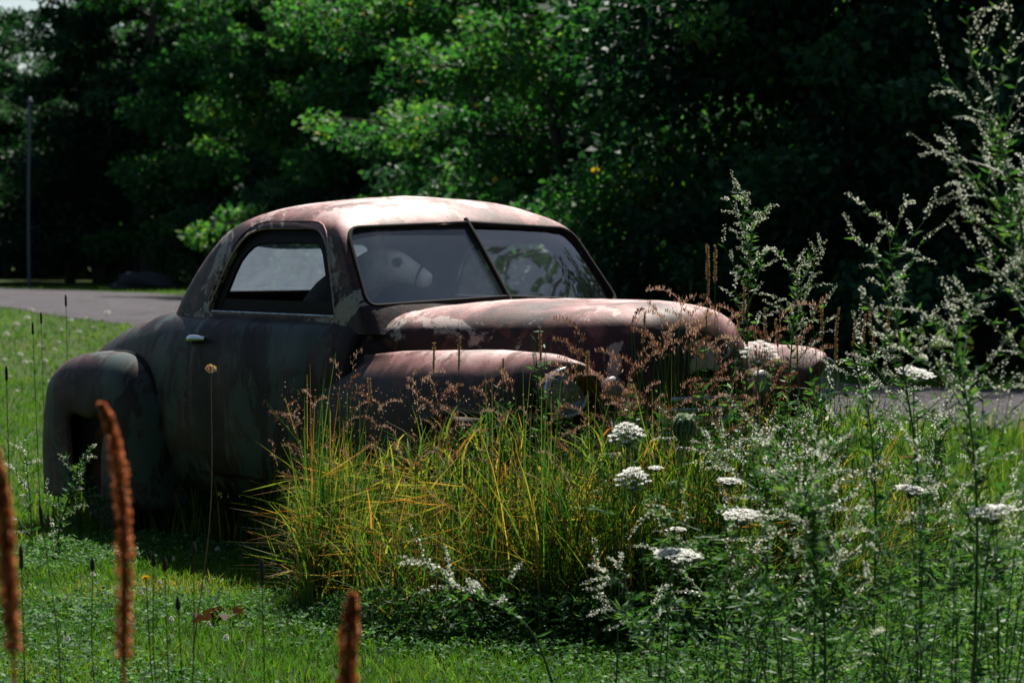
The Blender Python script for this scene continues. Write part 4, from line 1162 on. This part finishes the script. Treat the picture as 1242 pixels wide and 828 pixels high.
stalk(222, 7.0, 235, 672, 'rightmost dark bud stalk of the bunch right of the tall russet spike', 'bud', .01)
stalk(205, 7.0, 186, 684, 'dark bud stalk with the yellow flower at its tip side', 'bud', -.02)
stalk(198, 7.1, 177, 702, 'small yellow flower on a thin stalk beside the dark bud stalks', 'yellow', -.01, 'hawkbit')
stalk(322, 7.0, 318, 705, 'lone leafy dark stalk left of the short russet spike', 'spike', .0, leaves=14)
stalk(30, 6.9, 26, 690, 'dark stalk nearest the left russet spike', 'spike', .0, leaves=10)
stalk(70, 7.0, 52, 640, 'leaning dark leafy stalk between the two tall russet spikes', 'spike', .02, leaves=14)
stalk(128, 7.2, 112, 690, 'thin dark stalk just left of the tall russet spike', 'bud', -.02, leaves=6)
stalk(86, 13.5, 80, 372, 'brown stalk standing highest on the lawn against the gravel drive', 'spike', 0, group='brown stalks on the sunny lawn')
stalk(55, 14, 50, 393, 'brown stalk on the sunny lawn left of the highest one', 'spike', 0, group='brown stalks on the sunny lawn')
stalk(48, 13, 40, 406, 'shorter brown stalk among white clover heads on the lawn', 'spike', 0, group='brown stalks on the sunny lawn')
stalk(12, 11, 8, 462, 'thin brown stalk by the left edge above the russet spike', 'spike', 0, group='brown stalks on the sunny lawn')

# ---- white clover heads on the sunny lawn, fallen leaves
PETAL = leaf_mat('white_clover_head', [(0, (.55, .52, .46)), (1, (.80, .78, .74))], .2, .7, (1, 1, 1))
def clover_head():
    A = Arr(); n = 90; q = rdir(n); q[:, 2] = np.abs(q[:, 2]) * .8
    A.leaves(q * .012 + np.array([0, 0, .09]), q, rdir(n), .022, .010, rng.uniform(0, 1, n)); A.tube([(0, 0, 0), (.004, 0, .05), (0, 0, .09)], .0015, 4, .2, n=5)
    return A.build('white_clover_flower', PETAL)
c0 = clover_head()
cpx = [(130, 383), (96, 404), (71, 415), (66, 424), (38, 436), (30, 441), (55, 437), (75, 400), (20, 398), (38, 380), (24, 432), (86, 392), (12, 452), (60, 462), (48, 420), (8, 410), (20, 470), (112, 396), (104, 386), (5, 436), (33, 390)]
for k, (px, py) in enumerate(cpx):
    D = FPX * (CAM_H - .09) / (py - HORIZON); D = max(14, min(D, 54))
    o = c0 if k == 0 else c0.copy()
    if k: COL.objects.link(o)
    b = G(px, D); o.location = b; sc = D / 17 * rng.uniform(.35, .75); o.scale = (sc, sc, min(1.6, sc))
    tag(o, 'small white clover flower on the sunny lawn left of the coupe', 'flower', 'white clover flowers on the sunny lawn')
# low broad leaves in the shade at the foot of the clump
px = rng.uniform(380, 1180, 9000); D = clump_edge(px) - rng.uniform(-.35, .28, 9000) ; x = (px - 621) / FPX * D; m = len(px)
A = Arr(); hz_ = rng.uniform(.02, .19, m) * np.clip((px - 340) / 120, .3, 1)
A.leaves(np.stack([x, D, hz_], 1), rdir(m, .4) + np.array([0, 0, .2]), rdir(m), rng.uniform(.02, .055, m), rng.uniform(.006, .018, m), rng.uniform(0, 1, m))
px = rng.uniform(760, 1300, 15000); D = rng.uniform(6.9, 9.4, 15000); x = (px - 621) / FPX * D; m = len(px)
k = rng.uniform(0, 1, m) < np.clip((px - 720) / 220, .1, 1) * (.35 + .65 * patch(x, D, 5.5, .6)); x, D = x[k], D[k]; m = len(x)
A.leaves(np.stack([x, D, rng.uniform(.01, .30, m) * (.4 + .6 * patch(x, D, 7.1, 1.9))], 1), rdir(m, .5) + np.array([0, 0, .25]), rdir(m), rng.uniform(.015, .05, m), rng.uniform(.005, .014, m), rng.uniform(0, 1, m))
o = A.build('shade_undergrowth', HERB); tag(o, kind='stuff')
spx = [(rng.uniform(20, 460), rng.uniform(655, 815)) for _ in range(15)]
for k, (px, py) in enumerate(spx):
    D = FPX * (CAM_H - .06) / (py - HORIZON); o = c0.copy(); COL.objects.link(o); o.location = G(px, D); sc = rng.uniform(.22, .42); o.scale = (sc, sc, .6)
    tag(o, 'tiny white clover flower in the mown grass in front of the coupe', 'flower', 'tiny clover flowers in the foreground grass')
DEAD = leaf_mat('dead_leaf', [(0, (.05, .02, .015)), (1, (.16, .06, .04))], .2, .7)
for k in range(12):
    A = Arr(); A.leaves(np.zeros((1, 3)), rdir(1, .3), rdir(1, 2), rng.uniform(.04, .08), rng.uniform(.025, .05), float(rng.uniform(0, 1)), 0, .4)
    o = A.build('dead_leaf', DEAD); o.location = G(268, 9.85) + Vector((rng.normal(0, .06), rng.normal(0, .06), rng.uniform(.03, .06)))
    tag(o, 'crumpled dark red dead leaf lying on the lawn before the door', 'dead leaf', 'dead leaves on the lawn before the door')
ORL = leaf_mat('orange_leaf', [(0, (.45, .07, .015)), (1, (.5, .1, .02))], .3, .6)
A = Arr(); q = P(1112, 552, 8.3); A.leaves(np.array([[0, 0, 0], [0, 0, 0]]), np.array([[.6, 0, 1], [-.3, .2, 1]]), np.array([[0, 1, .3], [1, 0, 0]]), .03, .022, .5)
A.tube([(0, 0, 0), (-.03, 0, -.006), (-.055, 0, -.004)], .0012, 5, .5, n=6)
o = A.build('orange_leaf', ORL); o.location = q; tag(o, 'single orange-red leaf caught on a weed at the right', 'leaf')

# =================================================================== TREES
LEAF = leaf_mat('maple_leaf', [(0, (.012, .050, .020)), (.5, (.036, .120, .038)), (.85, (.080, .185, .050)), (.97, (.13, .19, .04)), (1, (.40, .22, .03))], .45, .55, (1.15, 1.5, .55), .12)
LEAF2 = leaf_mat('shade_tinted_leaf', [(0, (.007, .028, .016)), (.6, (.018, .062, .030)), (1, (.050, .12, .045))], .36, .55, (1.1, 1.35, .65), .12)  # darker leaf with the bluish cast of shadow put into its colour
BARK = simple('bark', (.045, .036, .030), .95, 0, .5, 9, .6)

def make_tree(name, H, crown_r, crown_lo, n_leaf, leaf_l, mat, n_limb=16, seedv=0, squash=1.0):
    """tapered trunk with limbs; leaves in clumps round the limb ends, gaps between clumps"""
    global rng
    keep = rng; rng = np.random.default_rng(100 + seedv)
    o = empty(name)
    A = Arr(); sway = rng.normal(0, .25, (5, 2)); sway[0] = 0
    tr = cr([(sway[k][0], sway[k][1], H * .92 * k / 4) for k in range(5)], 20)
    A.tube(tr, np.linspace(H * .017, H * .003, 20), 9, .5)
    cl = []
    for k in range(n_limb):
        t = crown_lo + (.97 - crown_lo) * (k + rng.uniform(0, .7)) / n_limb
        i = min(18, int(t * 19)); p0 = tr[i]; az = k * 2.4 + rng.normal(0, .4)
        tt = (t - crown_lo) / (1 - crown_lo)
        reach = crown_r * (math.sin(math.pi * min(1, .22 + .80 * tt)) ** .7 + .12) * rng.uniform(.7, 1.15)
        d = np.array([math.cos(az), math.sin(az) * squash, rng.uniform(-.15, .45) + .35 * tt])
        lp = np.array([p0 + d * reach * q + np.array([0, 0, -.16 * reach * q * q]) for q in np.linspace(0, 1, 6)])
        A.tube(lp, [H * .006, H * .0012], 6, .5, n=10)
        for q in np.linspace(.3, 1.0, 5):
            c = np.array([np.interp(q, np.linspace(0, 1, 6), lp[:, z]) for z in range(3)]) + rng.normal(0, .22, 3) * reach * .4
            cl.append((c, reach * rng.uniform(.12, .29)))
            if rng.uniform() < .5:
                A.tube([lp[3], (lp[3] + c) / 2 + rng.normal(0, .05, 3), c], [H * .002, H * .0006], 4, .5, n=5)
    A.build('trunk', BARK, o)
    w = np.array([r * r for _, r in cl]); w /= w.sum()
    L = Arr()
    for (c, r), ww in zip(cl, w):
        m = int(n_leaf * ww)
        if m < 3: continue
        u = rdir(m) * (rng.uniform(0, 1, m) ** .45)[:, None] * r * np.array([1.15, 1.15, .62])
        ps = c + u
        d = u / r + rdir(m) * .9 + np.array([0, 0, -.35])
        tone = np.clip(rng.normal(.42, .17) + rng.normal(0, .2, m), 0, .965)
        tone[rng.uniform(0, 1, m) < .004] = 1.0
        L.leaves(ps, d, rdir(m, .6), leaf_l * rng.uniform(.6, 1.25, m), leaf_l * rng.uniform(.5, .95, m), tone, 0, .18)
    L.build('crown', mat, o)
    rng = keep
    return o

T = {
    'maple': make_tree('maple_tree', 8.6, 3.0, .12, 30000, .13, LEAF, 22, 1),
    'broad': make_tree('broadleaf_tree', 13.5, 3.1, .10, 34000, .20, LEAF, 26, 2),
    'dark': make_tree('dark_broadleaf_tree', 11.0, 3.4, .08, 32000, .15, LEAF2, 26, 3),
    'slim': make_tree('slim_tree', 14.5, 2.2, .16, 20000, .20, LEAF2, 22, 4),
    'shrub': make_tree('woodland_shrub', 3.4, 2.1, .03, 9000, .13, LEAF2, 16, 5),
}
used = set()
def tree(kind, px, D, label, rot, sc=1.0, group='trees closing the view behind the coupe'):
    o = T[kind] if kind not in used else copy_tree(T[kind])
    used.add(kind)
    o.location = G(px, D); o.rotation_euler = (0, 0, rot); o.scale = (sc, sc, sc)
    tag(o, label, 'tree' if kind != 'shrub' else 'shrub', group)
    return o
TREES = [
    ('maple', 665, 41, 'bright sunlit maple directly above the windscreen'), ('maple', 800, 43, 'sunlit maple next to the bright maple, with darker upper branches'),
    ('maple', 575, 50, 'sunlit maple above the roof of the coupe, left of the bright maple'), ('maple', 905, 41, 'maple with scattered lit leaves above the hood nose'),
    ('dark', 1060, 32.5, 'dark broadleaf tree right of the hood nose'), ('dark', 1200, 31.5, 'dark tree behind the tallest cream-flowered weed'),
    ('broad', 400, 68, 'broad leafy tree behind the left end of the roof'), ('broad', 275, 81, 'broad sunlit tree behind the rear of the cab'),
    ('broad', 500, 66, 'broad leafy tree in deep shade above the roof centre'), ('slim', 180, 85, 'slim tree with speckled leaves left of the cab'),
    ('slim', 120, 86.5, 'slim dark trunked tree right of the metal pole'), ('dark', 85, 87, 'dark leafy tree behind the metal pole with sky gaps in it'),
    ('slim', -40, 88, 'slim tree at the left edge of the wood'), ('broad', 250, 92, 'tall tree deeper in the wood behind the cab rear'),
    ('slim', 360, 82, 'slim tree rising to the sky gap above the cab rear'), ('broad', 760, 60, 'broad tree deep in shade behind the maples'),
    ('broad', 900, 56, 'broad tree standing deep behind the hood nose'), ('broad', 1040, 54, 'broad tree hidden in shade behind the dark right trees'),
    ('broad', 1180, 52, 'broad tree in the dark right corner of the wood'), ('dark', 1320, 33, 'dark tree cut by the right edge'),
    ('dark', 1242 + 1000, 16.5, 'tree standing out of the frame to the right, mirrored in the far windscreen pane'), ('maple', 1242 + 1900, 12.5, 'maple standing out of the frame to the right of the flowers'),
    ('dark', 10, 103, 'dark tree in the second row at the left, with the sky above it'), ('dark', 140, 101, 'tall dark tree in the second row between the slim trees'),
    ('maple', 985, 34, 'leafy maple with lit leaves high over the far fender'),
    ('broad', -190, 84, 'broad tree out past the left end of the drive'), ('dark', -330, 80, 'dark tree out past the left end of the drive'), ('broad', -500, 82, 'broad tree far out to the left of the drive'),
    ('dark', 1450, 35, 'dark tree out past the right edge beyond the drive'), ('broad', 1580, 40, 'broad tree out past the right edge beyond the drive'), ('dark', 1720, 36, 'dark tree far out to the right beyond the drive'), ('broad', 1440, 50, 'broad tree deep in the wood past the right edge'),
    ('broad', 620, 72, 'broad tree deep behind the bright maple'), ('dark', 160, 98, 'dark tree in the shaded gap by the metal pole'),
]
ROT = np.random.default_rng(5).uniform(0, 6.28, 80)
for k, (kd, px, D, lab) in enumerate(TREES):
    tree(kd, px, D, lab, float(ROT[k]), [1, 1.1, .93, 1.05][k % 4])
SHR = [
    (40, 97, 1.2, 'low dark shrub at the foot of the wood by the metal pole'), (170, 87, 1.15, 'low shrub beyond the drive left of the boulder'), (290, 78, 1.2, 'faintly lit shrub beyond the drive near the cab'),
    (420, 64, 1.2, 'shrub hidden beyond the cab window line'), (560, 54, 1.15, 'shrub behind the windscreen top'), (700, 47, 1.1, 'dark shrub under the bright maple'),
    (800, 42, 1.0, 'dark shrub right behind the windscreen pillar'), (900, 38, 1.0, 'dark shrub behind the nose of the hood'), (1000, 30.5, .95, 'dark shrub beyond the far fender'),
    (1100, 29.8, .95, 'dark shrub beyond the drive behind the shaggy umbel'), (1210, 29.5, 1.0, 'dark shrub beyond the drive at the right edge'), (-30, 98, 1.2, 'shrub at the left end of the drive'), (110, 99, 1.3, 'shrub between the slim trees at the left'),
    (230, 83, 1.0, 'shrub just left of the cab, past the boulder'),
]
for k, (px, D, sc, lab) in enumerate(SHR):
    tree('shrub', px, D, lab, float(ROT[40 + k]), sc, 'shrubs along the foot of the wood')
# the wood beyond reads as one mass
A = Arr(); n = 84000
xx = rng.uniform(-68, 68, n); yy = 104 + rng.uniform(0, 12, n) + .0 * xx
top = np.interp(xx, [-68, -34, -24, -22, -17, -13, -8, 34, 68], [15, 13, 9, 7.5, 8.5, 10, 10.5, 17, 17]) + 1.2 * np.sin(xx * 1.7) + .8 * np.sin(xx * 4.1)
zz = rng.uniform(0, 1, n) * top
A.leaves(np.stack([xx, yy, zz], 1), rdir(n), rdir(n), rng.uniform(.4, .8, n), rng.uniform(.35, .6, n), np.clip(rng.normal(.4, .2, n), 0, .96))
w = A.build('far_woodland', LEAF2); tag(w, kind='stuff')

# unseen foliage added behind the viewer to darken the near side; shows in glass
A = Arr(); n = 26000
an = rng.uniform(R(165), R(385), n); rr = 17 + rng.uniform(0, 4, n) + 1.5 * np.sin(an * 9)
A.leaves(np.stack([rr * np.cos(an), 6 + rr * np.sin(an), rng.uniform(0, 1, n) * (18 + 2 * np.sin(an * 13) + 1.5 * np.sin(an * 31))], 1), rdir(n), rdir(n), rng.uniform(.4, .8, n), rng.uniform(.35, .6, n), np.clip(rng.normal(.35, .2, n), 0, .96))
w = A.build('unseen_shade_woodland', LEAF2); tag(w, kind='stuff')

# ---- pole and boulder beyond the drive
POLE = simple('galvanised_steel', (.09, .105, .125), .5, .4, .15, 4)
pb = G(36, 80); po = empty('metal_pole', tuple(pb)); tag(po, 'thin grey metal pole with a small cap in front of the dark wood', 'pole')
A = Arr(); A.tube([(0, 0, 0), (0, 0, 2.5), (.06, 0, 5.55)], .048, 12, n=12); A.build('shaft', POLE, po)
A = Arr(); A.add(*lathe([(-.02, .06), (0, .10), (.05, .11), (.09, .06), (.16, .045), (.19, .002)], (.06, 0, 5.55), (0, 0, 1), 14)); A.build('cap', POLE, po)
def boulder(name, loc, sc, label):
    bm = bmesh.new(); bmesh.ops.create_icosphere(bm, subdivisions=4, radius=1)
    for v in bm.verts:
        p = v.co.copy()
        k = 1 + .16 * math.sin(p.x * 3.1 + loc[0]) * math.cos(p.y * 2.7) + .10 * math.sin(p.z * 5 + p.x * 4) + .05 * math.sin(p.x * 11 + p.y * 9 + p.z * 7)
        v.co = p * k
    o = bm_obj(name, bm, simple('boulder_stone', (.013, .014, .016), .9, 0, .5, 2.5, .6), None); o.location = loc; o.scale = sc
    return tag(o, label, 'boulder')
boulder('boulder', (G(178, 77).x, 77.0, .1), (1.1, .8, .36), 'dark grey boulder on the far edge of the drive beside the cab')

# =================================================================== LIGHT, SKY, CAMERA
SUN_EL, SUN_AZ = 57.0, 14.0         # azimuth measured from straight ahead (+y) towards the right
d = Vector((math.sin(R(SUN_AZ)) * math.cos(R(SUN_EL)), math.cos(R(SUN_AZ)) * math.cos(R(SUN_EL)), math.sin(R(SUN_EL))))
sl = bpy.data.lights.new('sun', 'SUN'); sl.energy = 5.0; sl.angle = R(.53); sl.color = (1.0, .95, .86)
so = bpy.data.objects.new('sun', sl); COL.objects.link(so); so.rotation_euler = d.to_track_quat('Z', 'Y').to_euler()
W = bpy.data.worlds.new('World'); S.world = W; W.use_nodes = True
nt = W.node_tree; bg = nt.nodes['Background']
sk = nt.nodes.new('ShaderNodeTexSky'); sk.sky_type = 'NISHITA'; sk.sun_disc = False
sk.sun_elevation = R(SUN_EL); sk.sun_rotation = R(SUN_AZ)
nt.links.new(sk.outputs[0], bg.inputs[0]); bg.inputs[1].default_value = .05

cam = bpy.data.cameras.new('camera'); co = bpy.data.objects.new('camera', cam); COL.objects.link(co)
co.location = (0, 0, CAM_H); co.rotation_euler = (R(90) - TILT, 0, 0)
cam.sensor_width = 36; cam.lens = FPX / 1242 * 36; cam.clip_end = 2000; cam.clip_start = .1
cam.dof.use_dof = True; cam.dof.focus_distance = 10.2; cam.dof.aperture_fstop = 5.6
S.camera = co
S.view_settings.view_transform = 'Standard'; S.view_settings.look = 'None'; S.view_settings.gamma = 1; S.view_settings.exposure = 1.15
S.view_settings.use_curve_mapping = False
S.cycles.max_bounces = 8; S.cycles.transparent_max_bounces = 16; S.cycles.use_denoising = True
